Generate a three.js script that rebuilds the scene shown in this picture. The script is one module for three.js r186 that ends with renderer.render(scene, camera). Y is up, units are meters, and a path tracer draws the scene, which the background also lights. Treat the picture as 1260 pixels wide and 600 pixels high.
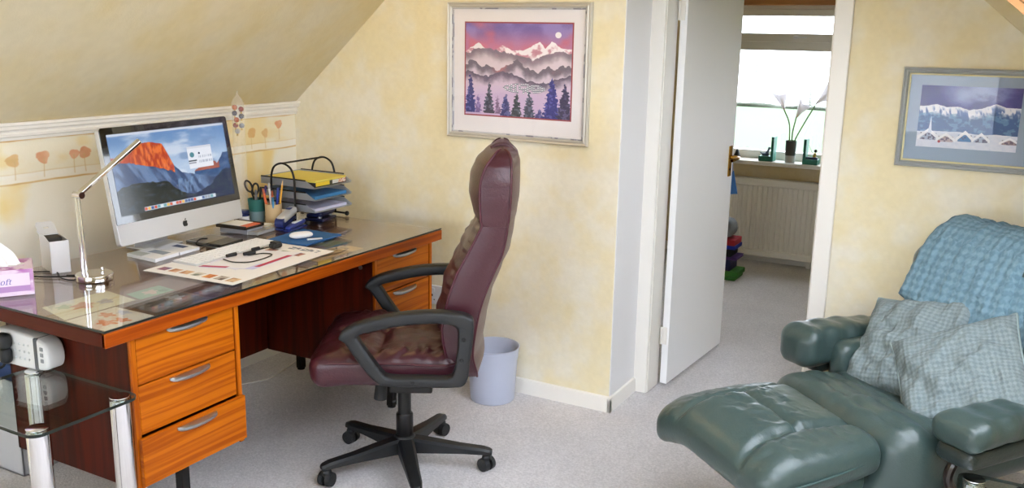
import * as THREE from 'three';
import { RoundedBoxGeometry } from 'three/addons/geometries/RoundedBoxGeometry.js';
import { mergeGeometries, mergeVertices, toCreasedNormals } from 'three/addons/utils/BufferGeometryUtils.js';

// ------------------------------------------------------------------ camera, sky, exposure
const scene = new THREE.Scene();
const camera = new THREE.PerspectiveCamera(2 * Math.atan(300 / 1136.2) * 180 / Math.PI, 1260 / 600, 0.02, 400);
{
  const yaw = -28.871 * Math.PI / 180, pitch = 12.775 * Math.PI / 180, roll = 1.0748 * Math.PI / 180;
  const r = new THREE.Vector3(Math.cos(yaw), 0, Math.sin(yaw)), f = new THREE.Vector3(Math.sin(yaw), 0, -Math.cos(yaw)), u = new THREE.Vector3(0, 1, 0);
  const f2 = f.clone().multiplyScalar(Math.cos(pitch)).addScaledVector(u, -Math.sin(pitch));
  const u2 = u.clone().multiplyScalar(Math.cos(pitch)).addScaledVector(f, Math.sin(pitch));
  const r3 = r.clone().multiplyScalar(Math.cos(roll)).addScaledVector(u2, Math.sin(roll));
  const u3 = u2.clone().multiplyScalar(Math.cos(roll)).addScaledVector(r, -Math.sin(roll));
  camera.quaternion.setFromRotationMatrix(new THREE.Matrix4().makeBasis(r3, u3, f2.clone().negate()));
  camera.position.set(3.09, 1.55, 3.41);
}
const EXPOSURE = 8.5;
scene.background = new THREE.Color().setRGB(0.90, 0.98, 1.10);
const renderer = new THREE.WebGLRenderer({ antialias: true });
renderer.toneMapping = THREE.LinearToneMapping;
renderer.toneMappingExposure = EXPOSURE;
renderer.shadowMap.enabled = true;

// ------------------------------------------------------------------ helpers
let seed = 12345;
const rnd = () => { seed = (seed * 1664525 + 1013904223) >>> 0; return seed / 4294967296; };
const R = (a, b) => a + (b - a) * rnd();
const clamp = (x, a = 0, b = 1) => Math.min(b, Math.max(a, x));
const lerp = (a, b, t) => a + (b - a) * t;
const sst = (a, b, x) => { const t = clamp((x - a) / (b - a)); return t * t * (3 - 2 * t); };
const hash = (x, y, s) => { let h = (x * 374761393 + y * 668265263 + s * 1442695041) | 0; h = Math.imul(h ^ (h >>> 13), 1274126177); h ^= h >>> 16; return (h >>> 0) / 4294967296; };
function vnoise(x, y, p, s = 0, py = p) {            // value noise, periodic with period p (x) and py (y)
  const xi = Math.floor(x), yi = Math.floor(y), xf = x - xi, yf = y - yi;
  const u = xf * xf * (3 - 2 * xf), v = yf * yf * (3 - 2 * yf), m = (a, q) => ((a % q) + q) % q;
  const a = hash(m(xi, p), m(yi, py), s), b = hash(m(xi + 1, p), m(yi, py), s), c = hash(m(xi, p), m(yi + 1, py), s), d = hash(m(xi + 1, p), m(yi + 1, py), s);
  return lerp(lerp(a, b, u), lerp(c, d, u), v);
}
function fbm(u, v, f, oct = 4, s = 0, fy = f) { let a = 0, w = 0.5, t = 0; for (let i = 0; i < oct; i++) { a += w * vnoise(u * f, v * fy, f, s + i, fy); t += w; w *= 0.5; f *= 2; fy *= 2; } return a / t; }
function tex(W, H, fn, { srgb = true, rx = 1, ry = 1, repeat = true } = {}) {
  const d = new Uint8Array(W * H * 4);
  for (let j = 0; j < H; j++) for (let i = 0; i < W; i++) {
    const c = fn((i + 0.5) / W, (j + 0.5) / H), k = (j * W + i) * 4;
    if (typeof c === 'number') d[k] = d[k + 1] = d[k + 2] = clamp(c, 0, 255);
    else { d[k] = clamp(c[0], 0, 255); d[k + 1] = clamp(c[1], 0, 255); d[k + 2] = clamp(c[2], 0, 255); }
    d[k + 3] = 255;
  }
  const t = new THREE.DataTexture(d, W, H);
  if (srgb) t.colorSpace = THREE.SRGBColorSpace;
  t.magFilter = THREE.LinearFilter; t.minFilter = THREE.LinearMipmapLinearFilter; t.generateMipmaps = true;
  t.wrapS = t.wrapT = repeat ? THREE.RepeatWrapping : THREE.ClampToEdgeWrapping;
  t.repeat.set(rx, ry); t.needsUpdate = true;
  return t;
}
const mix3 = (a, b, t) => [lerp(a[0], b[0], t), lerp(a[1], b[1], t), lerp(a[2], b[2], t)];
const M = (color, roughness = 0.6, o = {}) => new THREE.MeshStandardMaterial({ color, roughness, ...o });
const P = (color, roughness = 0.6, o = {}) => new THREE.MeshPhysicalMaterial({ color, roughness, ...o });
const used = new Map();
function numbered(n) { const k = used.get(n) ?? 0; used.set(n, k + 1); return k ? n + '_' + String(k).padStart(3, '0') : n; }
function mesh(name, geo, mat, parent = null) {
  if (Array.isArray(geo)) geo = merge(geo);
  const m = new THREE.Mesh(geo, mat); m.castShadow = m.receiveShadow = true;
  m.name = parent ? name : numbered(name); (parent ?? scene).add(m); return m;
}
function tag(o, label, category, group) { o.userData.label = label; o.userData.category = category; if (group) o.userData.group = group; return o; }
function thing(name, label, category, pos = [0, 0, 0], ry = 0, group) {
  const g = new THREE.Group(); g.name = numbered(name); g.position.set(...pos); g.rotation.y = ry; scene.add(g); return tag(g, label, category, group);
}
function struct(name, geo, mat) { const m = mesh(name, geo, mat); m.userData.kind = 'structure'; return m; }
const strip = (g) => { g = g.index ? g.toNonIndexed() : g; for (const k of Object.keys(g.attributes)) if (!['position', 'normal', 'uv'].includes(k)) g.deleteAttribute(k); if (!g.attributes.uv) g.setAttribute('uv', new THREE.BufferAttribute(new Float32Array(g.attributes.position.count * 2), 2)); if (!g.attributes.normal) g.computeVertexNormals(); return g; };
const merge = (list) => mergeGeometries(list.map(strip));
// uv in metres from the dominant direction of each face; up = 'v' follows y
function uvm(g, s = 1, swap = false, off = 0) {
  g = strip(g); const p = g.attributes.position, n = g.attributes.normal, uv = g.attributes.uv;
  for (let i = 0; i < p.count; i += 3) {
    let nx = 0, ny = 0, nz = 0; for (let k = 0; k < 3; k++) { nx += Math.abs(n.getX(i + k)); ny += Math.abs(n.getY(i + k)); nz += Math.abs(n.getZ(i + k)); }
    for (let k = 0; k < 3; k++) {
      const x = p.getX(i + k), y = p.getY(i + k), z = p.getZ(i + k); let a, b;
      if (nx >= ny && nx >= nz) { a = z; b = y; } else if (ny >= nz) { a = z; b = x; } else { a = x; b = y; }
      if (swap) [a, b] = [b, a];
      uv.setXY(i + k, a * s + off, b * s + off * 1.7);
    }
  }
  return g;
}
const bx = (x0, x1, y0, y1, z0, z1) => uvm(new THREE.BoxGeometry(x1 - x0, y1 - y0, z1 - z0).translate((x0 + x1) / 2, (y0 + y1) / 2, (z0 + z1) / 2));
const rb = (x0, x1, y0, y1, z0, z1, r = 0.003, seg = 2, s = 1, swap = false, off = 0) => uvm(new RoundedBoxGeometry(x1 - x0, y1 - y0, z1 - z0, seg, Math.min(r, (x1 - x0) / 2.01, (y1 - y0) / 2.01, (z1 - z0) / 2.01)).translate((x0 + x1) / 2, (y0 + y1) / 2, (z0 + z1) / 2), s, swap, off);
const V = (x, y, z) => new THREE.Vector3(x, y, z);
const tube = (pts, r, seg = 24, rad = 8, closed = false) => new THREE.TubeGeometry(new THREE.CatmullRomCurve3(pts.map((p) => V(...p)), closed, 'centripetal'), seg, r, rad, closed);
function rod(a, b, r0, r1 = r0, rad = 16) {          // straight tapered bar
  const A = V(...a), B = V(...b), d = B.clone().sub(A), g = new THREE.CylinderGeometry(r1, r0, d.length(), rad);
  g.applyQuaternion(new THREE.Quaternion().setFromUnitVectors(V(0, 1, 0), d.clone().normalize())); const c = A.add(B).multiplyScalar(0.5); return g.translate(c.x, c.y, c.z);
}
const lathe = (pts, seg = 32) => new THREE.LatheGeometry(pts.map((p) => new THREE.Vector2(...p)), seg);
function loft(rings, { caps = true, crease = 0.9, closed = true } = {}) {
  const n = rings[0].length, pos = [], tri = (a, b, c) => pos.push(a.x, a.y, a.z, b.x, b.y, b.z, c.x, c.y, c.z), e = closed ? n : n - 1;
  for (let i = 0; i < rings.length - 1; i++) for (let j = 0; j < e; j++) { const k = (j + 1) % n, a = rings[i][j], b = rings[i][k], c = rings[i + 1][k], d = rings[i + 1][j]; tri(a, b, c); tri(a, c, d); }
  if (caps) for (const [r, fl] of [[rings[0], true], [rings[rings.length - 1], false]]) {
    const c = r.reduce((s, p) => s.add(p), V(0, 0, 0)).divideScalar(n);
    for (let j = 0; j < n; j++) { const k = (j + 1) % n; fl ? tri(c, r[k], r[j]) : tri(c, r[j], r[k]); }
  }
  const g = new THREE.BufferGeometry(); g.setAttribute('position', new THREE.Float32BufferAttribute(pos, 3));
  return toCreasedNormals(g, crease);
}
function softBox(w, h, d, r, seg, fn) {              // cushion-like block: rounded edges, then fn moves each point
  let g = new THREE.BoxGeometry(w, h, d, Math.ceil(w / seg), Math.ceil(h / seg), Math.ceil(d / seg)); g.deleteAttribute('uv'); g.deleteAttribute('normal');
  g = mergeVertices(g, 1e-5); const p = g.attributes.position, v = V(0, 0, 0), q = V(0, 0, 0);
  for (let i = 0; i < p.count; i++) {
    v.fromBufferAttribute(p, i); const rx = Math.min(r, w / 2), ry = Math.min(r, h / 2), rz = Math.min(r, d / 2);
    q.set(clamp(v.x, -w / 2 + rx, w / 2 - rx), clamp(v.y, -h / 2 + ry, h / 2 - ry), clamp(v.z, -d / 2 + rz, d / 2 - rz));
    const e = V((v.x - q.x) / rx, (v.y - q.y) / ry, (v.z - q.z) / rz), l = e.length(); if (l > 1e-6) { e.divideScalar(l); v.set(q.x + e.x * rx, q.y + e.y * ry, q.z + e.z * rz); }
    if (fn) fn(v); p.setXYZ(i, v.x, v.y, v.z);
  }
  g.computeVertexNormals(); return g;
}
const shape = (pts) => new THREE.Shape(pts.map((p) => new THREE.Vector2(...p)));
function extr(sh, depth, bevel = 0, seg = 2) { return new THREE.ExtrudeGeometry(sh, { depth: depth - 2 * bevel, bevelEnabled: bevel > 0, bevelSize: bevel, bevelThickness: bevel, bevelOffset: -bevel, bevelSegments: seg, curveSegments: 16 }).translate(0, 0, bevel); }
const spl = (pts, n, closed = true) => new THREE.CatmullRomCurve3(pts.map((p) => V(p[0], p[1], 0)), closed, 'centripetal').getPoints(n).map((p) => [p.x, p.y]);
const creased = (g, a = 0.6) => toCreasedNormals(g, a);

// ------------------------------------------------------------------ materials
const wallTex = tex(1024, 1024, (u, v) => {
  const a = fbm(u, v, 6, 4, 3), b = fbm(u, v, 22, 3, 9), c = fbm(u, v, 110, 2, 21);
  const t = sst(0.3, 0.74, a * 0.5 + b * 0.5), base = mix3([237, 230, 211], [235, 221, 181], t);
  const k = (c - 0.5) * 7; return [base[0] + k, base[1] + k, base[2] + k];
});
wallTex.repeat.set(0.55, 0.55);
const wallBump = tex(512, 512, (u, v) => 255 * (0.6 * fbm(u, v, 40, 3, 5) + 0.4 * fbm(u, v, 120, 2, 6)), { srgb: false, rx: 2, ry: 2 });
const mWall = M(0xffffff, 0.85, { map: wallTex, bumpMap: wallBump, bumpScale: 0.0006 });
const slopeTex = wallTex.clone(); slopeTex.repeat.set(0.4, 0.4);
const mCeil = M(0xece6d6, 0.9, { map: slopeTex, bumpMap: wallBump, bumpScale: 0.0006 });
const mWhite = P(0xeeeae2, 0.35, { clearcoat: 0.25, clearcoatRoughness: 0.3 });
const mWhiteFlat = M(0xefe8dc, 0.6);
const carpetTex = tex(1024, 1024, (u, v) => { const a = fbm(u, v, 6, 4, 1), b = fbm(u, v, 160, 2, 4), c = hash(Math.floor(u * 1024), Math.floor(v * 1024), 7); const k = (a - 0.5) * 12 + (b - 0.5) * 34 + (c - 0.5) * 16; return [217 + k, 213 + k, 215 + k]; });
carpetTex.repeat.set(1.1, 1.1);
const carpetBump = tex(1024, 1024, (u, v) => 255 * (0.6 * fbm(u, v, 170, 2, 4) + 0.4 * hash(Math.floor(u * 1024), Math.floor(v * 1024), 8)), { srgb: false, rx: 1.1, ry: 1.1 });
const mCarpet = M(0xffffff, 1, { map: carpetTex, bumpMap: carpetBump, bumpScale: 0.004 });
function woodTex(light, dark, s, fy = 26) {           // grain runs along u
  return tex(1024, 512, (u, v) => { const w = fbm(u, v, 3, 3, s, 5) * 0.9; const a = fbm(u, v + w * 0.06, 2, 4, s + 3, fy), b = fbm(u, v, 8, 3, s + 7, 180); const t = clamp(sst(0.3, 0.72, a) * 0.75 + b * 0.3); return mix3(light, dark, t); });
}
const teakTex = woodTex([206, 112, 10], [158, 72, 3], 11, 44); teakTex.repeat.set(1.0, 2.6);
const mTeak = P(0xffffff, 0.42, { map: teakTex, specularIntensity: 0.4 });
const mahTex = woodTex([80, 20, 4], [50, 8, 1], 31, 22); mahTex.repeat.set(1.2, 2.4);
const mMahogany = P(0xffffff, 0.45, { map: mahTex, specularIntensity: 0.35 });
const topTex = woodTex([118, 82, 50], [94, 62, 36], 51, 18); topTex.repeat.set(0.9, 1.6);
const mTop = P(0xffffff, 0.45, { map: topTex });
const mGlass = P(0xffffff, 0.0, { transmission: 1, thickness: 0, ior: 1.5 });
const mGlassEdge = P(0x1c2623, 0.3, {});
const mPane = P(0xffffff, 0.0, { transmission: 1, thickness: 0, ior: 1.45 });
const mPictureGlass = P(0xffffff, 0.0, { transmission: 1, thickness: 0, ior: 1.45, specularIntensity: 0.35 });
const mChrome = M(0xe6e6e8, 0.07, { metalness: 1 });
const mSteel = M(0xb4b6b8, 0.32, { metalness: 1 });
const mAlu = M(0xd4d5d8, 0.38, { metalness: 0.55 });
const mBlackSteel = M(0x0c0c0e, 0.4, { metalness: 0.2 });
const mBlack = M(0x131315, 0.5);
const plasticBump = tex(256, 256, (u, v) => 255 * fbm(u, v, 60, 2, 2), { srgb: false, rx: 12, ry: 12 });
const mBlackPlastic = M(0x17191c, 0.48, { bumpMap: plasticBump, bumpScale: 0.0004 });
const grain = tex(512, 512, (u, v) => 255 * (0.5 * fbm(u, v, 70, 3, 12) + 0.5 * fbm(u, v, 30, 2, 14)), { srgb: false, rx: 5, ry: 5 });
const mLeather = P(0x3f1722, 0.38, { bumpMap: grain, bumpScale: 0.0008, specularIntensity: 0.8, clearcoat: 0.35, clearcoatRoughness: 0.32 });
const mLeatherPipe = P(0x481b26, 0.4, {});
const mGreen = P(0x384a48, 0.36, { bumpMap: grain, bumpScale: 0.0008, clearcoat: 0.35, clearcoatRoughness: 0.35 });
const mGreenPipe = P(0x334a48, 0.4, {});
const mBrass = M(0xb78a3a, 0.25, { metalness: 1 });
const mPaper = M(0xf3f2f0, 0.7);
const mWhitePlastic = M(0xeeeef0, 0.4);
const mDarkWood = P(0x1c1310, 0.3, { clearcoat: 0.4 });

// ------------------------------------------------------------------ the shell of the loft room
const LX = 1.31, CY = 2.36;                            // left slope meets the flat ceiling
struct('floor', bx(-0.3, 4.3, -0.12, 0, -3.3, 5.2), mCarpet);
// knee wall behind the desk: painted decoration with a flower border
const flowers = [];
{ let z = 0.055; const cols = [[214, 132, 92], [216, 168, 96], [222, 140, 112], [214, 176, 110], [206, 128, 92]]; let i = 0; for (const [zz, yy] of [[0.115, 1.115], [0.205, 1.08], [0.29, 1.085], [0.47, 1.08], [0.68, 1.085], [0.80, 1.08], [0.98, 1.085], [1.075, 1.085], [1.155, 1.085], [1.20, 1.085], [1.325, 1.085], [1.44, 1.085], [1.56, 1.085], [1.7, 1.08], [1.82, 1.085], [1.95, 1.08]]) flowers.push([zz, yy, 0.026 + 0.007 * hash(i, 3, 1), cols[(i * 3) % 5], i++]); }
const kneeTex = tex(1536, 768, (u, v) => {             // u: z from 0 to 2.5 m, v: y from 0 to 1.25 m
  const z = u * 2.5, y = v * 1.25, n = fbm(u, v, 8, 5, 41), n2 = fbm(u, v, 30, 3, 44), n3 = fbm(u, v, 26, 3, 47, 3);
  let c = mix3([243, 236, 215], [238, 219, 168], sst(0.4, 0.68, n * 0.55 + n2 * 0.45));
  if (y < 1.0) c = mix3([244, 239, 224], [240, 214, 146], sst(0.46, 0.72, n3 * 0.6 + n * 0.4));
  const wob = (fbm(u, 0.3, 30, 2, 60) - 0.5) * 0.005, line = (yy, w, s, col) => { const d = Math.abs(y - yy - wob); c = mix3(c, col, s * Math.exp(-((d / w) ** 2)) * (0.45 + 0.9 * fbm(u, yy, 40, 2, 71))); };
  if (y > 1.006 && y < 1.036) c = mix3(c, [247, 243, 234], 0.75);
  line(1.156, 0.0035, 0.8, [208, 160, 92]); line(1.003, 0.003, 0.8, [208, 166, 100]); line(1.038, 0.002, 0.4, [214, 184, 130]);
  for (const [fz, fy, fr, col, id] of flowers) {
    const dz = z - fz, dy = y - fy; if (Math.abs(dz) > 0.05 || Math.abs(dy) > 0.1) continue;
    const a = Math.atan2(dy, dz), rr = Math.hypot(dz, dy * 1.1), rad = fr * (0.85 + 0.1 * Math.sin(a * 3 + id * 1.3) + 0.5 * (fbm(u, v, 60, 2, 80 + id) - 0.5)) * (dy < 0 ? 0.85 : 1);
    const m = 1 - sst(rad * 0.85, rad * 1.05, rr); c = mix3(c, mix3(col, [235, 190, 150], fbm(u, v, 50, 2, 90)), m * 0.8);
    const sx = fz + Math.sin((dy) * 20 + id) * 0.004; if (dy < 0 && dy > -0.07) c = mix3(c, [214, 186, 132], 0.6 * Math.exp(-(((z - sx) / 0.0022) ** 2)));
  }
  return c;
}, { repeat: true });
kneeTex.repeat.set(1 / 2.5, 1 / 1.25);
const mKnee = M(0xffffff, 0.85, { map: kneeTex, bumpMap: wallBump, bumpScale: 0.0004 });
struct('wall_left', bx(-0.14, 0, 0, 1.25, -0.1, 5.1), mKnee);
const slab = (pts, z0, z1) => uvm(extr(shape(pts), z1 - z0).translate(0, 0, z0));
struct('ceiling_left', slab([[-0.05, 1.165], [LX + 0.02, CY + 0.015], [LX - 0.06, CY + 0.12], [-0.14, 1.27]], 0, 5.1), mCeil);
struct('ceiling', bx(LX - 0.05, 2.3, CY, CY + 0.12, -0.3, 5.1), mCeil);
// wall with the mountain picture: block that steps forward from the doorway wall
struct('wall_back', rb(-0.14, 1.69, 0, 2.45, -0.41, 0, 0.004), mWall);
struct('trim_5', bx(1.69, 1.6935, 0.06, 2.45, -0.29, -0.0015), M(0xecebec, 0.6));
// doorway wall
const DX0 = 1.757, DX1 = 2.411, DH = 2.02, WZ = -0.29, WZ1 = -0.41;
struct('wall_doorway', [bx(1.69, DX0 - 0.03, 0, 2.45, WZ1, WZ), bx(DX0 - 0.03, DX1 + 0.03, DH + 0.03, 2.45, WZ1, WZ), bx(DX1 + 0.03, 4.1, 0, 2.45, WZ1, WZ)], mWall);
// right slope with two roof windows
const RA = Math.atan(0.85), RC = Math.cos(RA), RS = Math.sin(RA), SO = [3.09, 1.605];
const S0 = -1.19, S1 = 0.95, WS0 = -0.74, WS1 = 0.6, WIN = [[0.58, 1.66], [1.80, 3.25]];
const slopeBox = (s0, s1, t0, t1, z0, z1, r = 0) => { const g = r ? new RoundedBoxGeometry(s1 - s0, t1 - t0, z1 - z0, 2, r) : new THREE.BoxGeometry(s1 - s0, t1 - t0, z1 - z0); return uvm(g.translate((s0 + s1) / 2, (t0 + t1) / 2, (z0 + z1) / 2)).rotateZ(-RA).translate(SO[0], SO[1], 0); };
{
  const parts = [slopeBox(S0, WS0, 0, 0.14, WZ1, 5.1), slopeBox(WS1, S1, 0, 0.14, WZ1, 5.1)]; let z = WZ1;
  for (const [a, b] of WIN) { parts.push(slopeBox(WS0, WS1, 0, 0.14, z, a)); z = b; } parts.push(slopeBox(WS0, WS1, 0, 0.14, z, 5.1));
  struct('ceiling_right', parts, mCeil);
}
const pineTex = woodTex([196, 140, 84], [166, 106, 56], 71, 16); const mPine = P(0xffffff, 0.45, { map: pineTex, clearcoat: 0.2 });
WIN.forEach(([a, b], i) => {
  const w = thing('window_' + (i + 2), '', ''); w.userData = { kind: 'structure' };
  mesh('window_frame', [slopeBox(WS0, WS0 + 0.05, 0.05, 0.13, a, b), slopeBox(WS1 - 0.05, WS1, 0.05, 0.13, a, b), slopeBox(WS0, WS1, 0.05, 0.13, a, a + 0.05), slopeBox(WS0, WS1, 0.05, 0.13, b - 0.05, b)], mPine, w);
  mesh('window_lining', [slopeBox(WS0 - 0.03, WS0 + 0.005, -0.012, 0.1, a - 0.03, b + 0.03), slopeBox(WS1 - 0.005, WS1 + 0.03, -0.012, 0.1, a - 0.03, b + 0.03), slopeBox(WS0, WS1, -0.012, 0.1, a - 0.03, a + 0.005), slopeBox(WS0, WS1, -0.012, 0.1, b - 0.005, b + 0.03)], mPine, w);
  mesh('pane', slopeBox(WS0 + 0.04, WS1 - 0.04, 0.095, 0.099, a + 0.04, b - 0.04), mPane, w);
});
struct('wall_right', bx(3.78, 3.92, 0, 1.1, WZ1, 5.1), mWall);
// wall behind the photographer with a wide window
const FW = [0.5, 2.9, 0.45, 1.78];
struct('wall_front', [bx(-0.14, FW[0], 0, 2.45, 5.0, 5.14), bx(FW[1], 3.95, 0, 2.45, 5.0, 5.14), bx(FW[0], FW[1], 0, FW[2], 5.0, 5.14), bx(FW[0], FW[1], FW[3], 2.45, 5.0, 5.14)], mWall);
{
  const w = thing('window_4', '', ''); w.userData = { kind: 'structure' }; const [a, b, c, d] = FW;
  mesh('window_frame', [bx(a, a + 0.06, c, d, 5.05, 5.12), bx(b - 0.06, b, c, d, 5.05, 5.12), bx(a, b, c, c + 0.06, 5.05, 5.12), bx(a, b, d - 0.06, d, 5.05, 5.12), bx((a + b) / 2 - 0.04, (a + b) / 2 + 0.04, c, d, 5.05, 5.12)], mWhite, w);
  mesh('pane', bx(a + 0.05, b - 0.05, c + 0.05, d - 0.05, 5.08, 5.084), mPane, w);
}
// sloping board where the right slope meets the doorway wall
struct('trim_1', slopeBox(-0.6, 0.6, -0.048, 0.002, WZ - 0.01, WZ + 0.035, 0.004), mCeil);
{ // warm pendant lamp over the desk side of the room
  const t = thing('pendant_lamp', 'white globe pendant lamp hanging over the desk', 'lamp', [0.95, 1.93, 0.95]);
  mesh('globe', new THREE.SphereGeometry(0.07, 32, 20), new THREE.MeshStandardMaterial({ color: 0xfff4e0, roughness: 0.4, emissive: new THREE.Color().setRGB(1, 0.74, 0.42), emissiveIntensity: 0.2 }), t);
  mesh('cap', lathe([[0, 0.06], [0.035, 0.06], [0.035, 0.085], [0.01, 0.095], [0, 0.095]], 24), mWhite, t);
  const cy = 1.165 + (0.95 + 0.05) * 0.8787; mesh('flex', rod([0, 0.09, 0], [0, cy - 1.93 + 0.01, 0], 0.004), mWhite, t);
  const l = new THREE.PointLight(new THREE.Color().setRGB(1, 0.70, 0.34), 0.065, 0, 2); l.castShadow = true; l.shadow.radius = 3; l.name = 'lamp_light'; t.add(l);
}
// dado moulding on top of the knee wall
{
  const prof = shape([[-0.01, 1.158], [0.012, 1.158], [0.014, 1.168], [0.02, 1.172], [0.022, 1.181], [0.017, 1.186], [0.019, 1.191], [0.03, 1.197], [0.032, 1.207], [0.038, 1.212], [0.038, 1.221], [-0.01, 1.221]]);
  struct('trim_2', creased(extr(prof, 5.0).translate(0, 0, 0.0), 0.4), mWhite);
}
const skirt = (pts) => creased(pts, 0.5);
const skProf = shape([[0, 0], [0.014, 0], [0.014, 0.056], [0.011, 0.064], [0.004, 0.068], [0, 0.068]]);
struct('baseboard_left', creased(extr(skProf, 5.0), 0.5), mWhite);
struct('baseboard_back', creased(extr(shape([[0, 0], [-0.014, 0], [-0.014, 0.056], [-0.011, 0.064], [-0.004, 0.068], [0, 0.068]]), 1.704), 0.5).rotateY(Math.PI / 2), mWhite);
struct('baseboard_return', creased(extr(skProf, 0.304), 0.5).translate(1.69, 0, -0.29), mWhite);
struct('baseboard_doorway', bx(DX1 + 0.07, 3.78, 0, 0.066, WZ, WZ + 0.014), mWhite);
// door frame
{
  const f = thing('trim_3', '', ''); f.userData = { kind: 'structure' };
  mesh('jamb', rb(DX0 - 0.03, DX0, 0, DH, WZ1 - 0.005, WZ + 0.005, 0.003), mWhite, f);
  mesh('jamb', rb(DX1, DX1 + 0.03, 0, DH, WZ1 - 0.005, WZ + 0.005, 0.003), mWhite, f);
  mesh('head', rb(DX0 - 0.03, DX1 + 0.03, DH, DH + 0.03, WZ1 - 0.005, WZ + 0.005, 0.003), mWhite, f);
  mesh('architrave', rb(DX0 - 0.068, DX0 - 0.004, 0, DH + 0.06, WZ, WZ + 0.018, 0.006, 3), mWhite, f);
  mesh('architrave', rb(DX1 + 0.004, DX1 + 0.070, 0, DH + 0.06, WZ, WZ + 0.018, 0.006, 3), mWhite, f);
  mesh('architrave', rb(DX0 - 0.068, DX1 + 0.070, DH + 0.004, DH + 0.07, WZ, WZ + 0.018, 0.006, 3), mWhite, f);
  mesh('door_stop', [rb(DX1 - 0.012, DX1, 0, DH, WZ1 + 0.03, WZ1 + 0.06, 0.003)], mWhite, f);
}
// open door leaf, hinged on the left jamb, swung into the next room
{
  const d = thing('door_1', '', '', [1.803, 0, -0.40], 0); d.userData = { kind: 'structure' };
  const L = 0.70, T = 0.032, ang = Math.PI / 2 - Math.atan2(0.04, 0.7);
  d.rotation.y = ang;                                   // local x runs along the leaf (to world -z), local z is its visible face
  mesh('leaf', rb(0, L, 0.014, 2.0, -T, 0, 0.002), P(0xf6f6f6, 0.35, { clearcoat: 0.2, clearcoatRoughness: 0.3 }), d);
  for (const y of [0.24, 1.66]) mesh('hinge', [rb(-0.003, 0.03, y - 0.04, y + 0.04, -T - 0.003, -T, 0.001), rod([-0.005, y - 0.04, -T - 0.003], [-0.005, y + 0.04, -T - 0.003], 0.006), rb(-0.004, 0, y - 0.04, y + 0.04, -T - 0.003, -0.01, 0.001)], mWhite, d);
  const h = mesh('handle', [rb(L - 0.07, L - 0.03, 0.89, 1.04, 0, 0.006, 0.003), rod([L - 0.05, 0.985, 0.004], [L - 0.05, 0.985, 0.045], 0.009), creased(tube([[L - 0.05, 0.985, 0.045], [L - 0.08, 0.985, 0.05], [L - 0.115, 0.983, 0.05], [L - 0.15, 0.98, 0.046]], 0.008, 20))], mBrass, d);
  mesh('keyhole', rod([L - 0.05, 0.925, 0.0055], [L - 0.05, 0.925, 0.008], 0.006), mBlack, h);
  mesh('handle', [rb(L - 0.07, L - 0.03, 0.89, 1.04, -T - 0.006, -T, 0.003), rod([L - 0.05, 0.985, -T - 0.045], [L - 0.05, 0.985, -T], 0.009), creased(tube([[L - 0.05, 0.985, -T - 0.045], [L - 0.08, 0.985, -T - 0.05], [L - 0.15, 0.98, -T - 0.046]], 0.008, 20))], mBrass, d);
  mesh('latch_plate', rb(L - 0.001, L + 0.0015, 0.94, 1.03, -T + 0.008, -0.008, 0.001), mBrass, d);
}

// ------------------------------------------------------------------ the room beyond the door
const FZ = -3.1, mFarWall = M(0xffffff, 0.9, { map: wallTex, color: 0xf6ecda });
const FX = [1.05, 2.10, 0.70, 1.79];
struct('wall_far', [bx(0.2, FX[0], 0, 2.4, FZ - 0.16, FZ), bx(FX[1], 3.1, 0, 2.4, FZ - 0.16, FZ), bx(FX[0], FX[1], 0, FX[2], FZ - 0.16, FZ), bx(FX[0], FX[1], FX[3], 2.4, FZ - 0.16, FZ)], mFarWall);
struct('wall_far_left', bx(0.2, 0.32, 0, 2.4, FZ, WZ1), mFarWall);
const FS = [-1.4, -0.9, 1.0, 1.65];
struct('wall_far_right', [bx(2.98, 3.1, 0, 2.4, FZ, FS[0]), bx(2.98, 3.1, 0, 2.4, FS[1], WZ1), bx(2.98, 3.1, 0, FS[2], FS[0], FS[1]), bx(2.98, 3.1, FS[3], 2.4, FS[0], FS[1])], mFarWall);
{ // side window of the far room, facing the open door
  const w = thing('window_5', '', ''); w.userData = { kind: 'structure' }; const [a, b, c, d] = FS;
  mesh('window_frame', [bx(3.02, 3.08, c, c + 0.05, a, b), bx(3.02, 3.08, d - 0.05, d, a, b), bx(3.02, 3.08, c, d, a, a + 0.05), bx(3.02, 3.08, c, d, b - 0.05, b)], mWhite, w);
  mesh('pane', bx(3.048, 3.052, c + 0.04, d - 0.04, a + 0.04, b - 0.04), mPane, w);
}
struct('ceiling_far', bx(0.2, 3.1, 2.36, 2.48, FZ - 0.16, WZ1), mCeil);
struct('baseboard_far', bx(0.32, 2.98, 0, 0.06, FZ, FZ + 0.014), mWhite);
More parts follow.
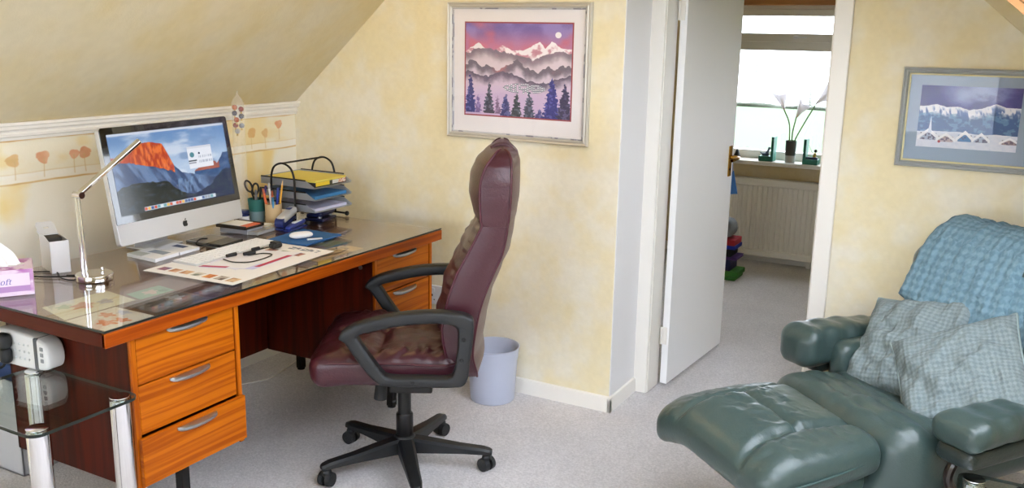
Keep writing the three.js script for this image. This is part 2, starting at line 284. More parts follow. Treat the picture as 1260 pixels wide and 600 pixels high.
{
  const w = thing('window_1', '', ''); w.userData = { kind: 'structure' }; const [a, b, c, d] = FX, z0 = FZ - 0.1, z1 = FZ - 0.03;
  const wf = mesh('window_frame', [rb(a, a + 0.06, c, d, z0, z1), rb(b - 0.06, b, c, d, z0, z1), rb(a, b, c, c + 0.085, z0, z1), rb(a, b, d - 0.06, d, z0, z1)], mWhite, w);
  mesh('transom', rb(a, b, 1.475, 1.535, z0, z1 - 0.005, 0.004), mWhite, w);
  const sash = mesh('sash', [rb(a + 0.05, b - 0.05, 1.535, 1.59, z0 + 0.01, z1 + 0.012, 0.006), rb(a + 0.05, b - 0.05, 1.705, 1.75, z0 + 0.01, z1 + 0.012, 0.006), rb(a + 0.05, a + 0.1, 1.54, 1.75, z0 + 0.01, z1 + 0.012, 0.006), rb(b - 0.1, b - 0.05, 1.54, 1.75, z0 + 0.01, z1 + 0.012, 0.006)], mWhite, w);
  mesh('latch', [rb(1.64, 1.67, 1.555, 1.575, z1 + 0.01, z1 + 0.03, 0.004), rb(1.66, 1.73, 1.56, 1.57, z1 + 0.02, z1 + 0.03, 0.004)], mWhitePlastic, sash);
  mesh('pane', bx(a + 0.05, b - 0.05, c + 0.08, 1.48, FZ - 0.068, FZ - 0.064), mPane, w);
  mesh('pane', bx(a + 0.09, b - 0.09, 1.58, 1.72, FZ - 0.06, FZ - 0.056), mPane, w);
  mesh('window_sill', rb(a - 0.06, b + 0.06, 0.700, 0.728, FZ - 0.1, FZ + 0.13, 0.008, 3), mWhite, w);
  mesh('head_board', rb(a - 0.05, b + 0.05, 1.775, 1.86, FZ - 0.04, FZ + 0.03, 0.004), mPine, w);
}
{ // radiator
  const t = thing('radiator', 'white ribbed panel radiator under the window beyond the door', 'radiator', [0, 0, FZ]);
  const prof = [], x0 = 0.95, x1 = 2.2, n = 36, pit = (x1 - x0) / n; for (let i = 0; i < n; i++) { const x = x0 + i * pit; prof.push([x, 0], [x + pit * 0.2, 0], [x + pit * 0.3, -0.008], [x + pit * 0.85, -0.008], [x + pit * 0.95, 0]); } prof.push([x1, 0], [x1, 0.03], [x0, 0.03]);
  mesh('front_panel', creased(extr(shape(prof), 0.46).rotateX(-Math.PI / 2).translate(0, 0.09, 0.085), 0.4), mWhite, t);
  mesh('rim', [rb(x0 - 0.012, x1 + 0.012, 0.55, 0.605, 0.045, 0.1, 0.01, 3), rb(x0 - 0.012, x1 + 0.012, 0.05, 0.1, 0.045, 0.1, 0.01, 3), rb(x0 - 0.014, x0 + 0.004, 0.05, 0.605, 0.045, 0.1, 0.006), rb(x1 - 0.004, x1 + 0.014, 0.05, 0.605, 0.045, 0.1, 0.006)], mWhite, t);
  mesh('bracket', [rb(x0 + 0.2, x0 + 0.24, 0.06, 0.55, 0.001, 0.05, 0.004), rb(x1 - 0.24, x1 - 0.2, 0.06, 0.55, 0.001, 0.05, 0.004), rb(x0 + 0.3, x0 + 0.33, 0.0, 0.07, 0.055, 0.07, 0.004), rb(x1 - 0.33, x1 - 0.3, 0.0, 0.07, 0.055, 0.07, 0.004)], mWhite, t);
}
// ------------------------------------------------------------------ outside: field, hedge, tree, pylons
{
  const fieldTex = tex(512, 512, (u, v) => { const a = fbm(u, v, 8, 5, 33), b = fbm(u, v, 4, 3, 36, 60); return mix3([83, 99, 74], [77, 95, 67], clamp(a * 0.5 + b * 0.5)); }); fieldTex.repeat.set(0.04, 0.04);
  struct('field_ground', bx(-60, 60, -3.2, -2.7, -58, 45), M(0xffffff, 1, { map: fieldTex }));
  const leaf = M(0x3c4236, 1);
  const hd = softBox(70, 0.26, 1.2, 0.1, 0.5, (p) => { p.y += (fbm(p.x * 0.05 + 3, p.z * 0.05, 16, 3, 5) - 0.5) * 0.25; p.z += (fbm(p.x * 0.07, p.y * 0.3, 16, 2, 8) - 0.5) * 0.8; });
  tag(mesh('hedge', uvm(hd.translate(-12, -2.64, -57)), leaf), 'low grey-green hedge along the far end of the field', 'hedge');
  const t = thing('conifer', 'pale conifer standing behind the hedge across the field', 'tree', [-9.6, -2.9, -60]); t.scale.setScalar(0.38);
  mesh('trunk', rod([0, 0, 0], [0, 3.6, 0], 0.12, 0.03), M(0x5a4a3a, 1), t);
  const br = []; for (let k = 0; k < 9; k++) { const y = 0.7 + k * 0.35, rr = 1.0 * (1 - k / 10); for (let a = 0; a < 7; a++) { const an = a * 0.9 + k * 0.5; br.push(rod([0, y, 0], [Math.cos(an) * rr, y - 0.15 + 0.2 * hash(a, k, 3), Math.sin(an) * rr], 0.12, 0.02, 5)); } }
  mesh('branches', br, M(0x3f4f3c, 1), t);
  const py = (x, z, hgt, label) => {
    const g = thing('pylon', label, 'pylon', [x, -2.9, z]); const m = M(0x8c8f92, 0.7, { metalness: 0.4 }), legs = [], w = 0.5;
    for (const [a, b] of [[-1, -1], [1, -1], [1, 1], [-1, 1]]) legs.push(rod([a * w, 0, b * w], [a * 0.08, hgt, b * 0.08], 0.05, 0.04, 5));
    for (let k = 0; k < 6; k++) { const s = 1 - k / 6.5, s2 = 1 - (k + 1) / 6.5; legs.push(rod([-w * s, hgt * k / 6.5, w * s], [w * s2, hgt * (k + 1) / 6.5, w * s2], 0.03, 0.03, 5)); }
    mesh('tower', legs, m, g); mesh('cross_arm', [rod([-1.1, hgt * 0.8, 0], [1.1, hgt * 0.8, 0], 0.06, 0.06, 5), rod([-0.8, hgt * 0.95, 0], [0.8, hgt * 0.95, 0], 0.06, 0.06, 5)], m, g);
  };
  py(-13.7, -62, 2.8, 'pale lattice pylon on the horizon left of the lilies');
}

// ------------------------------------------------------------------ pictures on the walls
function peak(u, pts) { for (let i = 0; i < pts.length - 1; i++) if (u <= pts[i + 1][0]) { const t = (u - pts[i][0]) / (pts[i + 1][0] - pts[i][0]); return lerp(pts[i][1], pts[i + 1][1], t); } return pts[pts.length - 1][1]; }
function tree(u, v, x, base, h, w, s) { const t = (v - base) / h; if (t < 0 || t > 1) return 0; const jag = 0.62 + 0.38 * Math.abs(((t * 9 + hash(x * 100 | 0, 3, s)) % 1) - 0.2); return Math.abs(u - x + (fbm(u, v, 60, 2, s) - 0.5) * 0.035) < w * 1.35 * Math.pow(1 - t, 0.85) * jag + 0.002 ? 1 : 0; }
const artA = tex(640, 480, (u, v) => {
  const n = fbm(u, v, 6, 5, 101), n2 = fbm(u, v, 20, 4, 105), n3 = fbm(u, v, 40, 3, 108);
  let c = mix3([150, 132, 196], [120, 100, 170], sst(0.3, 0.7, n)); c = mix3(c, [214, 128, 150], sst(0.97, 0.72, v) * (0.4 + 0.8 * n)); c = mix3(c, [206, 110, 128], sst(0.6, 0.8, fbm(u, v, 4, 3, 120)) * 0.8);
  if (Math.hypot((u - 0.875) * 1.15, v - 0.885) < 0.032) c = [246, 240, 244];
  const r1 = peak(u, [[0, 0.70], [0.06, 0.74], [0.13, 0.79], [0.2, 0.72], [0.28, 0.71], [0.36, 0.77], [0.45, 0.71], [0.56, 0.72], [0.71, 0.81], [0.76, 0.74], [0.82, 0.82], [0.92, 0.74], [1, 0.74]]) + (n3 - 0.5) * 0.02;
  if (v < r1) c = mix3([246, 238, 242], [196, 130, 150], sst(0.5, 0.75, n2) * 0.9);
  const r2 = 0.66 + (fbm(u, 0.2, 5, 4, 131) - 0.5) * 0.2 + 0.03 * Math.sin(u * 9) + (n2 - 0.5) * 0.06; if (v < r2) c = mix3(mix3([168, 142, 158], [120, 112, 128], n2), [222, 206, 216], sst(r2 - 0.02, r2 - 0.13, v));
  const r3 = 0.54 + (fbm(u, 0.6, 6, 4, 141) - 0.5) * 0.24 + (n2 - 0.5) * 0.07; if (v < r3) c = mix3(mix3([118, 108, 124], [176, 120, 130], sst(0.45, 0.7, n)), [216, 200, 216], sst(r3 - 0.03, r3 - 0.13, v));
  const r4 = 0.43 + (fbm(u, 0.8, 5, 4, 151) - 0.5) * 0.22 + (n2 - 0.5) * 0.06; if (v < r4) c = mix3(mix3([92, 84, 108], [120, 104, 126], n2), [214, 194, 214], sst(r4 - 0.01, r4 - 0.12, v));
  if (v < 0.33) c = mix3(c, [204, 178, 214], 0.65 * sst(0.33, 0.2, v) + 0.2 * n);
  const vx = (u - 0.57) / 0.2, vy = (v - 0.31) / 0.055; if (vx * vx + vy * vy < 1) { const iu = Math.floor(u * 52), fu = u * 52 - iu, jv = v * 44 + hash(iu, 1, 2), iv = Math.floor(jv), fv = jv - iv, cell = hash(iu, iv, 5); if (cell > 0.25) c = fv > 0.42 ? (Math.abs(fu - 0.5) < 0.62 * (1 - fv) + 0.1 ? [238, 240, 244] : [130, 128, 150]) : (fu > 0.2 && fu < 0.8 ? [92, 104, 120] : [150, 150, 168]); }
  for (const [x, b, h, w, col] of [[0.05, 0.02, 0.42, 0.055, [58, 58, 120]], [0.13, 0.02, 0.2, 0.03, [120, 96, 150]], [0.235, 0.02, 0.34, 0.05, [64, 66, 84]], [0.32, 0.02, 0.2, 0.03, [122, 98, 130]], [0.4, 0, 0.24, 0.05, [58, 58, 110]], [0.5, -0.02, 0.28, 0.05, [48, 56, 66]], [0.62, 0, 0.28, 0.055, [58, 62, 84]], [0.72, 0, 0.1, 0.04, [70, 66, 130]], [0.83, -0.02, 0.46, 0.085, [48, 48, 128]], [0.95, -0.02, 0.4, 0.075, [52, 46, 84]]])
    if (tree(u, v, x, b, h, w, 160 + (x * 50 | 0))) c = mix3(col, [col[0] + 50, col[1] + 50, col[2] + 55], n3 > 0.58 ? 0.8 : 0.1);
  return c;
}, { repeat: false });
const artB = tex(512, 360, (u, v) => {
  const n = fbm(u, v, 5, 5, 201), n2 = fbm(u, v, 24, 4, 205), d = Math.hypot((u - 0.62) * 0.9, (v - 0.9) * 1.3);
  let c = mix3([54, 46, 128], [170, 184, 224], sst(0.42, 0.05, d + (n - 0.5) * 0.35)); c = mix3(c, [70, 66, 130], sst(0.55, 0.75, n) * 0.5);
  const r1 = peak(u, [[0, 0.66], [0.1, 0.68], [0.18, 0.7], [0.27, 0.66], [0.38, 0.68], [0.5, 0.63], [0.62, 0.66], [0.76, 0.745], [0.86, 0.69], [1, 0.69]]) + (n2 - 0.5) * 0.02;
  if (v < r1) { c = mix3([238, 238, 246], [92, 118, 176], sst(0.48, 0.62, fbm(u + v * 0.15, v, 30, 3, 208, 6)) * sst(r1, r1 - 0.08, v)); c = mix3(c, [58, 92, 146], sst(r1 - 0.1, r1 - 0.2, v + (n2 - 0.5) * 0.16)); if (v < r1 - 0.12) c = mix3(c, [104, 150, 190], n2 > 0.56 ? 0.7 : 0); }
  if (v < 0.26 + (n - 0.5) * 0.06) c = mix3([232, 232, 242], [206, 212, 232], n2);
  for (const [x, w, b, h, col] of [[0.12, 0.11, 0.12, 0.19, [176, 184, 208]], [0.3, 0.1, 0.1, 0.15, [186, 168, 176]], [0.49, 0.09, 0.12, 0.18, [92, 132, 184]], [0.65, 0.09, 0.12, 0.16, [176, 188, 212]], [0.93, 0.1, 0.11, 0.12, [158, 138, 146]]]) {
    const dx = Math.abs(u - x) / w; if (dx < 0.75 && v > b && v < b + h * 0.6) c = mix3(col, [90, 80, 110], hash(u * 60 | 0, v * 40 | 0, 4) > 0.72 ? 0.8 : 0); const rf = b + h * (1 - dx * 0.7); if (dx < 1 && v < rf && v > rf - h * 0.32) c = [240, 240, 248];
  }
  if (Math.abs(u - 0.13) < 0.014 * (0.52 - v) / 0.2 && v > 0.24 && v < 0.5) c = [206, 214, 232];
  if (Math.hypot((u - 0.235) * 1.4, v - 0.1) < 0.02) c = [170, 60, 70];
  return c;
}, { repeat: false });
function picture(name, label, [x0, x1, y0, y1], z, [a0, a1, b0, b1], fw, fm, innerM, matM, art, lineM) {
  const t = thing(name, label, 'picture', [(x0 + x1) / 2, y0, z]); const cx = (x0 + x1) / 2, w = (x1 - x0) / 2, h = y1 - y0, D = 0.022;
  const bar = (L, horizontal) => { const s = shape([[0, 0], [0, D * 0.7], [fw * 0.2, D], [fw * 0.45, D * 0.85], [fw * 0.7, D * 0.95], [fw, D * 0.5], [fw, 0]]); return [s, L]; };
  const side = (ax, ay, bxx, by, nx, ny) => { // mitred moulding along an edge; profile goes inwards (nx,ny)
    const rings = []; for (const [px, py, m] of [[ax, ay, 0], [bxx, by, 1]]) { const dirx = Math.sign(bxx - ax), diry = Math.sign(by - ay), k = m ? -1 : 1; rings.push([[0, 0], [0, D * 0.7], [fw * 0.2, D], [fw * 0.45, D * 0.82], [fw * 0.7, D * 0.95], [fw, D * 0.5], [fw, 0]].map(([q, dz]) => V(px + nx * q + dirx * q * k, py + ny * q + diry * q * k, dz))); } return loft(rings, { crease: 0.3 });
  };
  const fr = new THREE.MeshPhysicalMaterial().copy(fm); fr.side = THREE.DoubleSide;
  for (const g of [side(-w, 0, w, 0, 0, 1), side(w, 0, w, h, -1, 0), side(w, h, -w, h, 0, -1), side(-w, h, -w, 0, 1, 0)]) mesh('frame_side', g, fr, t);
  const q = fw - 0.001, k = 0.006;
  mesh('inner_fillet', [rb(-w + q, w - q, q, q + k, 0.004, 0.014, 0.001), rb(-w + q, w - q, h - q - k, h - q, 0.004, 0.014, 0.001), rb(-w + q, -w + q + k, q, h - q, 0.004, 0.014, 0.001), rb(w - q - k, w - q, q, h - q, 0.004, 0.014, 0.001)], innerM, t);
  mesh('mount', bx(-w + fw * 0.8, w - fw * 0.8, fw * 0.8, h - fw * 0.8, 0.002, 0.005), matM, t);
  if (lineM) mesh('mount_edge', bx(a0 - cx - 0.006, a1 - cx + 0.006, b0 - y0 - 0.006, b1 - y0 + 0.006, 0.003, 0.0056), lineM, t);
  const pg = new THREE.PlaneGeometry(a1 - a0, b1 - b0).translate((a0 + a1) / 2 - cx, (b0 + b1) / 2 - y0, 0.0062); mesh('painting', pg, M(0xffffff, 0.6, { map: art }), t);
  mesh('glazing', bx(-w + fw * 0.85, w - fw * 0.85, fw * 0.85, h - fw * 0.85, 0.0085, 0.0095), mPictureGlass, t);
  return t;
}
const silverTex = tex(256, 256, (u, v) => { const n = fbm(u, v, 30, 3, 61); return mix3([206, 204, 206], [120, 118, 132], n > 0.56 ? 0.8 : 0.15); });
picture('framed_picture', 'large silver framed picture of pink snowy mountains above the office chair', [0.884, 1.555, 1.113, 1.679], 0.0, [0.972, 1.470, 1.215, 1.594], 0.024, P(0xcfcabf, 0.4, { metalness: 0.4 }), M(0xffffff, 0.5, { map: silverTex }), M(0xe9e4e6, 0.8), artA, M(0xa04a52, 0.7));
picture('framed_picture', 'blue mounted picture of a snowy village above the green recliner', [2.676, 3.235, 1.102, 1.462], WZ, [2.742, 3.068, 1.177, 1.399], 0.022, P(0xb6bcc0, 0.35, { metalness: 0.5 }), M(0xd8cfa2, 0.5), M(0x98a7bd, 0.8), artB, null);

// ------------------------------------------------------------------ desk
{
  const t = thing('desk', 'teak pedestal desk with mahogany sides and a glass covered top', 'desk', [0, 0, 0]);
  const dt = mesh('desk_top', rb(0.178, 0.988, 0.728, 0.7415, 0.217, 1.863, 0.002, 2, 1), mTop, t);
  const mLipping = mTeak.clone(); mLipping.color.set(0xe4cbb8);
  for (const x of [0.975, 0.175]) mesh('top_edging', rb(x, x + 0.015, 0.7, 0.7415, 0.215, 1.865, 0.003, 2, 1), mLipping, t);
  for (const z of [1.85, 0.215]) mesh('top_edging', rb(0.176, 0.9895, 0.7, 0.7415, z, z + 0.015, 0.003, 2, 1), mMahogany, t);
  const gl = mesh('glass_sheet', bx(0.18, 0.989, 0.7445, 0.75, 0.22, 1.864), mGlass, t);
  mesh('glass_edge', [bx(0.989, 0.9905, 0.7445, 0.75, 0.22, 1.864), bx(0.18, 0.9905, 0.7445, 0.75, 1.864, 1.8655)], mGlassEdge, gl);
  const ped = (z0, z1, open) => {
    mesh('side_panel', rb(0.377, 0.945, 0.222, 0.70, z0, z0 + 0.018, 0.002, 2, 1, true), mMahogany, t);
    mesh('side_panel', rb(0.377, 0.945, 0.222, 0.70, z1 - 0.018, z1, 0.002, 2, 1, true), mMahogany, t);
    for (const z of [z0, z1 - 0.018]) mesh('edge_strip', rb(0.938, 0.953, 0.222, 0.704, z, z + 0.018, 0.002, 2, 1, true), mTeak, t);
    mesh('carcass', [rb(0.377, 0.39, 0.222, 0.70, z0, z1), rb(0.377, 0.93, 0.222, 0.236, z0 + 0.005, z1 - 0.005), rb(0.377, 0.935, 0.69, 0.728, z0 + 0.005, z1 - 0.005)], mMahogany, t);
    [[0.545, 0.697], [0.391, 0.541], [0.238, 0.387]].forEach(([y0, y1], i) => {
      const pull = i === 2 ? open : 0, d = new THREE.Group(); d.name = 'drawer'; d.position.set(pull, 0, 0); t.add(d);
      mesh('drawer_front', rb(0.935, 0.95, y0, y1, z0 + (pull ? 0.004 : 0.021), z1 - (pull ? 0.004 : 0.021), 0.0025, 2, 1, false, i * 0.37 + z0), mTeak, d);
      mesh('drawer_box', [bx(0.45, 0.935, y0 + 0.01, y1 - 0.02, z0 + 0.03, z0 + 0.04), bx(0.45, 0.935, y0 + 0.01, y1 - 0.02, z1 - 0.04, z1 - 0.03), bx(0.45, 0.935, y0 + 0.01, y0 + 0.018, z0 + 0.03, z1 - 0.03)], mMahogany, d);
      // curved lip pull on the upper edge of the drawer
      const zc = (z0 + z1) / 2, hw = 0.077, rings = []; for (let k = 0; k <= 20; k++) { const a = -1 + 2 * k / 20, w = Math.pow(1 - a * a, 0.5), yy = y1 - 0.013; const o = 0.005 + 0.021 * w, dn = 0.003 + 0.012 * w; rings.push([[0, 0.004], [o * 0.7, 0.005], [o, 0.001], [o, -0.003], [o * 0.85, -0.002 - dn * 0.55], [o * 0.55, -dn], [o * 0.4, -dn], [o * 0.62, -0.002], [0, -0.001]].map(([x, y]) => V(0.95 + x, yy + y, zc + a * hw))); }
      mesh('handle', loft(rings, { crease: 0.6 }), new THREE.MeshStandardMaterial({ color: 0xb9bcc0, roughness: 0.3, metalness: 0.9, side: THREE.DoubleSide }), d);
    });
  };
  ped(1.345, 1.76, 0.02); ped(0.236, 0.632, 0);
  mesh('modesty_panel', rb(0.362, 0.377, 0.224, 0.72, 0.5, 1.5, 0.002, 2, 1, true), mMahogany, t);
  mesh('lock', [rod([0.885, 0.652, 0.632], [0.885, 0.652, 0.636], 0.009), rod([0.885, 0.652, 0.636], [0.885, 0.652, 0.638], 0.006)], mSteel, t);
  for (const [x, z, y1] of [[0.88, 1.545, 0.222], [0.88, 0.434, 0.222], [0.25, 0.29, 0.72], [0.25, 1.42, 0.72]]) mesh('leg', [rb(x - 0.016, x + 0.016, 0.006, y1, z - 0.016, z + 0.016, 0.003), rod([x, 0, z], [x, 0.012, z], 0.018)], mBlackSteel, t);
}
const GY = 0.7504;                                      // top of the glass
// prints under the glass
const cardTex = (s, bg, blobs) => tex(192, 128, (u, v) => { let c = bg; for (const [x, y, r, col] of blobs) { const a = Math.atan2(v - y, u - x); if (Math.hypot((u - x) * 1.5, v - y) < r * (0.8 + 0.25 * Math.sin(a * 5 + s) + 0.2 * fbm(u, v, 20, 2, s))) c = mix3(col, bg, 0.25 * fbm(u, v, 30, 2, s)); } const n = (fbm(u, v, 30, 3, s) - 0.5) * 16; return [c[0] + n, c[1] + n, c[2] + n]; }, { repeat: false });
function card(name, label, pts, y, mat, cat = 'card', th = 0.0007) { // quad sheet; pts: four [x,z] corners in order
  const [a, b, c, d] = pts, pos = [], uv = [], face = (q, uvs) => { for (const i of [0, 1, 2, 0, 2, 3]) { pos.push(q[i][0], q[i][2], q[i][1]); uv.push(...uvs[i]); } }, U = [[0, 1], [0, 0], [1, 0], [1, 1]];
  const T = [a, b, c, d].map((p) => [p[0], p[1], y + th]), B = [a, b, c, d].map((p) => [p[0], p[1], y]); face(T, U); face([B[3], B[2], B[1], B[0]], U);
  for (let i = 0; i < 4; i++) { const j = (i + 1) % 4; face([T[i], B[i], B[j], T[j]], [[0.01, 0.01], [0.01, 0.01], [0.01, 0.01], [0.01, 0.01]]); }
  const g = new THREE.BufferGeometry(); g.setAttribute('position', new THREE.Float32BufferAttribute(pos, 3)); g.setAttribute('uv', new THREE.Float32BufferAttribute(uv, 2)); g.computeVertexNormals();
  const m = mesh(name, g, mat); mat.side = THREE.DoubleSide; return tag(m, label, cat, y < 0.745 ? 'prints under the desk glass' : cat === 'booklet' ? 'booklets before the computer' : undefined);
}
const UG = 0.7422;
card('greeting_card', 'white card with orange flowers under the glass at the front corner', [[0.80, 1.845], [0.965, 1.845], [0.965, 1.68], [0.80, 1.68]], UG, M(0xffffff, 0.7, { map: cardTex(1, [224, 222, 214], [[0.3, 0.35, 0.2, [214, 112, 62]], [0.55, 0.25, 0.16, [220, 130, 84]], [0.6, 0.72, 0.17, [206, 112, 70]], [0.85, 0.6, 0.16, [190, 198, 220]]]) }));
card('greeting_card', 'faded pale card with dull red flowers under the glass, beside the lamp', [[0.63, 1.80], [0.79, 1.84], [0.79, 1.60], [0.63, 1.58]], UG, M(0xffffff, 0.7, { map: cardTex(2, [214, 214, 190], [[0.4, 0.5, 0.22, [190, 120, 90]], [0.7, 0.4, 0.16, [150, 150, 170]], [0.2, 0.7, 0.14, [150, 176, 140]]]) }));
card('postcard', 'green and pink picture postcard under the glass, reflecting the monitor chin', [[0.715, 1.575], [0.798, 1.59], [0.798, 1.46], [0.715, 1.45]], UG, M(0xffffff, 0.7, { map: cardTex(3, [130, 176, 150], [[0.5, 0.5, 0.3, [214, 186, 178]], [0.8, 0.3, 0.2, [90, 140, 110]]]) }));
card('postcard', 'grey snow scene postcard under the glass near the top drawer', [[0.81, 1.66], [0.95, 1.66], [0.95, 1.47], [0.81, 1.47]], UG, M(0xffffff, 0.7, { map: cardTex(4, [104, 96, 96], [[0.4, 0.5, 0.3, [60, 56, 58]], [0.75, 0.6, 0.2, [176, 184, 196]]]) }));
card('postcard', 'brown printed card under the glass below the large sheet of photos', [[0.83, 1.455], [0.96, 1.455], [0.96, 1.25], [0.83, 1.25]], UG, M(0xffffff, 0.7, { map: cardTex(5, [92, 66, 50], [[0.4, 0.5, 0.3, [120, 116, 118]], [0.8, 0.4, 0.2, [60, 50, 48]]]) }));
card('leaflet', 'olive green leaflet under the glass beside the mouse pad', [[0.70, 0.73], [0.82, 0.73], [0.83, 0.63], [0.72, 0.63]], UG, M(0x7b8a5c, 0.7), 'leaflet');
card('leaflet', 'tan sheet with a dark ring under the glass by the desk front edge', [[0.80, 0.93], [0.93, 0.93], [0.93, 0.67], [0.835, 0.67]], UG, M(0xffffff, 0.7, { map: tex(192, 192, (u, v) => { const r = Math.hypot(u - 0.55, v - 0.5); return Math.abs(r - 0.3) < 0.035 ? [108, 74, 40] : [206, 176, 120]; }, { repeat: false }) }), 'leaflet');

// ------------------------------------------------------------------ computer
{
  const yaw = -3.8 * Math.PI / 180, tilt = 9.45 * Math.PI / 180, W = 0.605, H = 0.403;
  const t = thing('computer', 'silver all-in-one desktop computer with black bezel showing an orange cliff', 'computer', [0.33, 0.7502, 1.085], Math.PI / 2 - yaw);
  // local: z faces the user, x to the user's right (world -z)
  const body = new THREE.Group(); body.name = 'display'; body.position.set(0, 0.071, 0.105); body.rotation.x = -tilt; t.add(body);
  const rr = (w, h, r) => { const s = new THREE.Shape(); s.moveTo(-w / 2 + r, 0); s.lineTo(w / 2 - r, 0); s.absarc(w / 2 - r, r, r, -Math.PI / 2, 0); s.lineTo(w / 2, h - r); s.absarc(w / 2 - r, h - r, r, 0, Math.PI / 2); s.lineTo(-w / 2 + r, h); s.absarc(-w / 2 + r, h - r, r, Math.PI / 2, Math.PI); s.lineTo(-w / 2, r); s.absarc(-w / 2 + r, r, r, Math.PI, Math.PI * 1.5); return s; };
  mesh('shell', [extr(rr(W, H, 0.013), 0.021, 0.0015).translate(0, 0, -0.021), softBox(W * 0.86, H * 0.8, 0.03, 0.014, 0.02).translate(0, H * 0.52, -0.03)].map((g) => strip(g)), mAlu, body);
  const ch = 0.074; // chin height
  const bez = new THREE.Shape(); bez.moveTo(-W / 2, ch); bez.lineTo(W / 2, ch); bez.lineTo(W / 2, H - 0.012); bez.absarc(W / 2 - 0.012, H - 0.012, 0.012, 0, Math.PI / 2); bez.lineTo(-W / 2 + 0.012, H); bez.absarc(-W / 2 + 0.012, H - 0.012, 0.012, Math.PI / 2, Math.PI); bez.lineTo(-W / 2, ch);
  mesh('bezel', extr(bez, 0.003, 0.0008).translate(0, 0, -0.0005), P(0x070708, 0.08, { clearcoat: 1, clearcoatRoughness: 0.02 }), body);
  const rid = [[0, 0.30], [0.08, 0.34], [0.2, 0.3], [0.35, 0.32], [0.42, 0.52], [0.5, 0.5], [0.55, 0.42], [0.6, 0.32], [0.66, 0.28], [0.75, 0.4], [0.86, 0.52], [0.95, 0.6], [1, 0.62]];
  const screenTex = tex(960, 560, (u, v) => {
    const n = fbm(u, v, 6, 5, 301), n2 = fbm(u, v, 30, 4, 305), n3 = fbm(u, v, 60, 3, 308, 12);
    let c = mix3([178, 200, 226], [84, 126, 180], sst(0.5, 1, v) * 0.8); c = mix3(c, [222, 228, 238], sst(0.42, 0.68, fbm(u, v, 4, 5, 311, 7)) * 0.75); c = mix3(c, [112, 140, 180], sst(0.55, 0.75, fbm(u, v, 5, 4, 315, 8)) * 0.6);
    if (v > 0.972) c = [206, 214, 230];
    const cliff = peak(u, [[0, 0.72], [0.06, 0.70], [0.12, 0.8], [0.2, 0.85], [0.32, 0.86], [0.42, 0.82], [0.45, 0.7], [0.49, 0.52], [0.55, 0.42], [1, 0.2]]) + (n2 - 0.5) * 0.02, shade = peak(u, [[0, 0.66], [0.12, 0.64], [0.22, 0.59], [0.32, 0.54], [0.46, 0.46], [0.49, 0.42], [1, 0.4]]) + (n2 - 0.5) * 0.05;
    if (u > 0.66 && v < peak(u, [[0.66, 0.40], [0.72, 0.46], [0.86, 0.5], [0.88, 0.46], [0.95, 0.6], [1, 0.6]]) + (n2 - 0.5) * 0.03) c = v > 0.40 && u < 0.9 ? mix3([206, 110, 76], [120, 78, 84], n2) : mix3([40, 66, 108], [84, 116, 160], n2);
    if (v < cliff) { c = mix3([232, 118, 52], [176, 62, 30], sst(0.35, 0.65, n3)); if (v < shade || u > 0.49) c = mix3([58, 78, 116], [104, 130, 170], sst(0.35, 0.7, fbm(u + v * 0.3, v, 24, 3, 320, 5))); }
    const fr = 0.37 + (fbm(u, 0.3, 6, 4, 331) - 0.5) * 0.24 - 0.28 * sst(0.35, 0.62, u) + 0.34 * sst(0.64, 1, u); if (v < fr) c = mix3(u < 0.55 ? [28, 36, 36] : [22, 42, 80], [54, 70, 84], sst(0.5, 0.8, n2));
    if (u > 0.5 && u < 0.7 && v < 0.34 && v > 0.12) c = mix3(c, [150, 186, 220], 0.5 * sst(0.5, 0.7, n3));
    const wx = (u - 0.625) / 0.222, wy = (v - 0.44) / 0.29; if (wx > 0 && wx < 1 && wy > 0 && wy < 1) { c = [232, 236, 244]; if (wy > 0.9) c = [214, 218, 228]; if (Math.hypot((wx - 0.17) * 1.3, (wy - 0.62)) < 0.12) c = [86, 140, 150]; if (Math.hypot((wx - 0.47) * 1.3, wy - 0.66) < 0.05) c = [40, 56, 84]; if (wx > 0.42 && wy < 0.55 && wy > 0.12 && ((wy * 9) | 0) % 2 === 0 && hash(wx * 40 | 0, wy * 9 | 0, 4) > 0.35) c = [186, 192, 206]; if (wx < 0.34 && wy > 0.32 && wy < 0.38) c = [70, 74, 86]; if (wx < 0.3 && wy > 0.22 && wy < 0.28) c = [150, 154, 166]; }
    const dx = (u - 0.185) / 0.63; if (dx > 0 && dx < 1 && v > 0.012 && v < 0.062) { c = [196, 210, 224]; const k = Math.floor(dx * 24), fx = dx * 24 - k; if (fx > 0.1 && fx < 0.9 && v > 0.02 && v < 0.056) { const h = hash(k, 2, 9), pal = [[66, 132, 200], [232, 236, 240], [214, 84, 60], [90, 160, 170], [222, 226, 232], [60, 90, 150], [240, 190, 80], [150, 156, 170]]; c = pal[(h * 8) | 0]; } }
    return c;
  }, { repeat: false });
  const sw = W - 0.05, sh = H - ch - 0.05;
  mesh('screen', new THREE.PlaneGeometry(sw, sh).translate(0, ch + 0.026 + sh / 2, 0.0032), new THREE.MeshStandardMaterial({ color: 0x000000, roughness: 0.12, emissive: 0xffffff, emissiveMap: screenTex, emissiveIntensity: 0.96 / EXPOSURE }), body);
  // bitten fruit emblem
  const ap = shape(spl([[0, 0.0085], [0.006, 0.0095], [0.0105, 0.006], [0.0085, 0.002], [0.0085, -0.001], [0.011, -0.005], [0.007, -0.011], [0.003, -0.0118], [0, -0.0108], [-0.003, -0.0118], [-0.007, -0.011], [-0.0115, -0.003], [-0.0105, 0.005], [-0.006, 0.0095]], 60));
  const lf = shape(spl([[0.0005, 0.011], [0.001, 0.0145], [0.0055, 0.0175], [0.005, 0.0135]], 20));
  mesh('emblem', [extr(ap, 0.001), extr(lf, 0.001)].map((g) => strip(g).translate(0, 0.031, 0)), M(0x101012, 0.3), body);
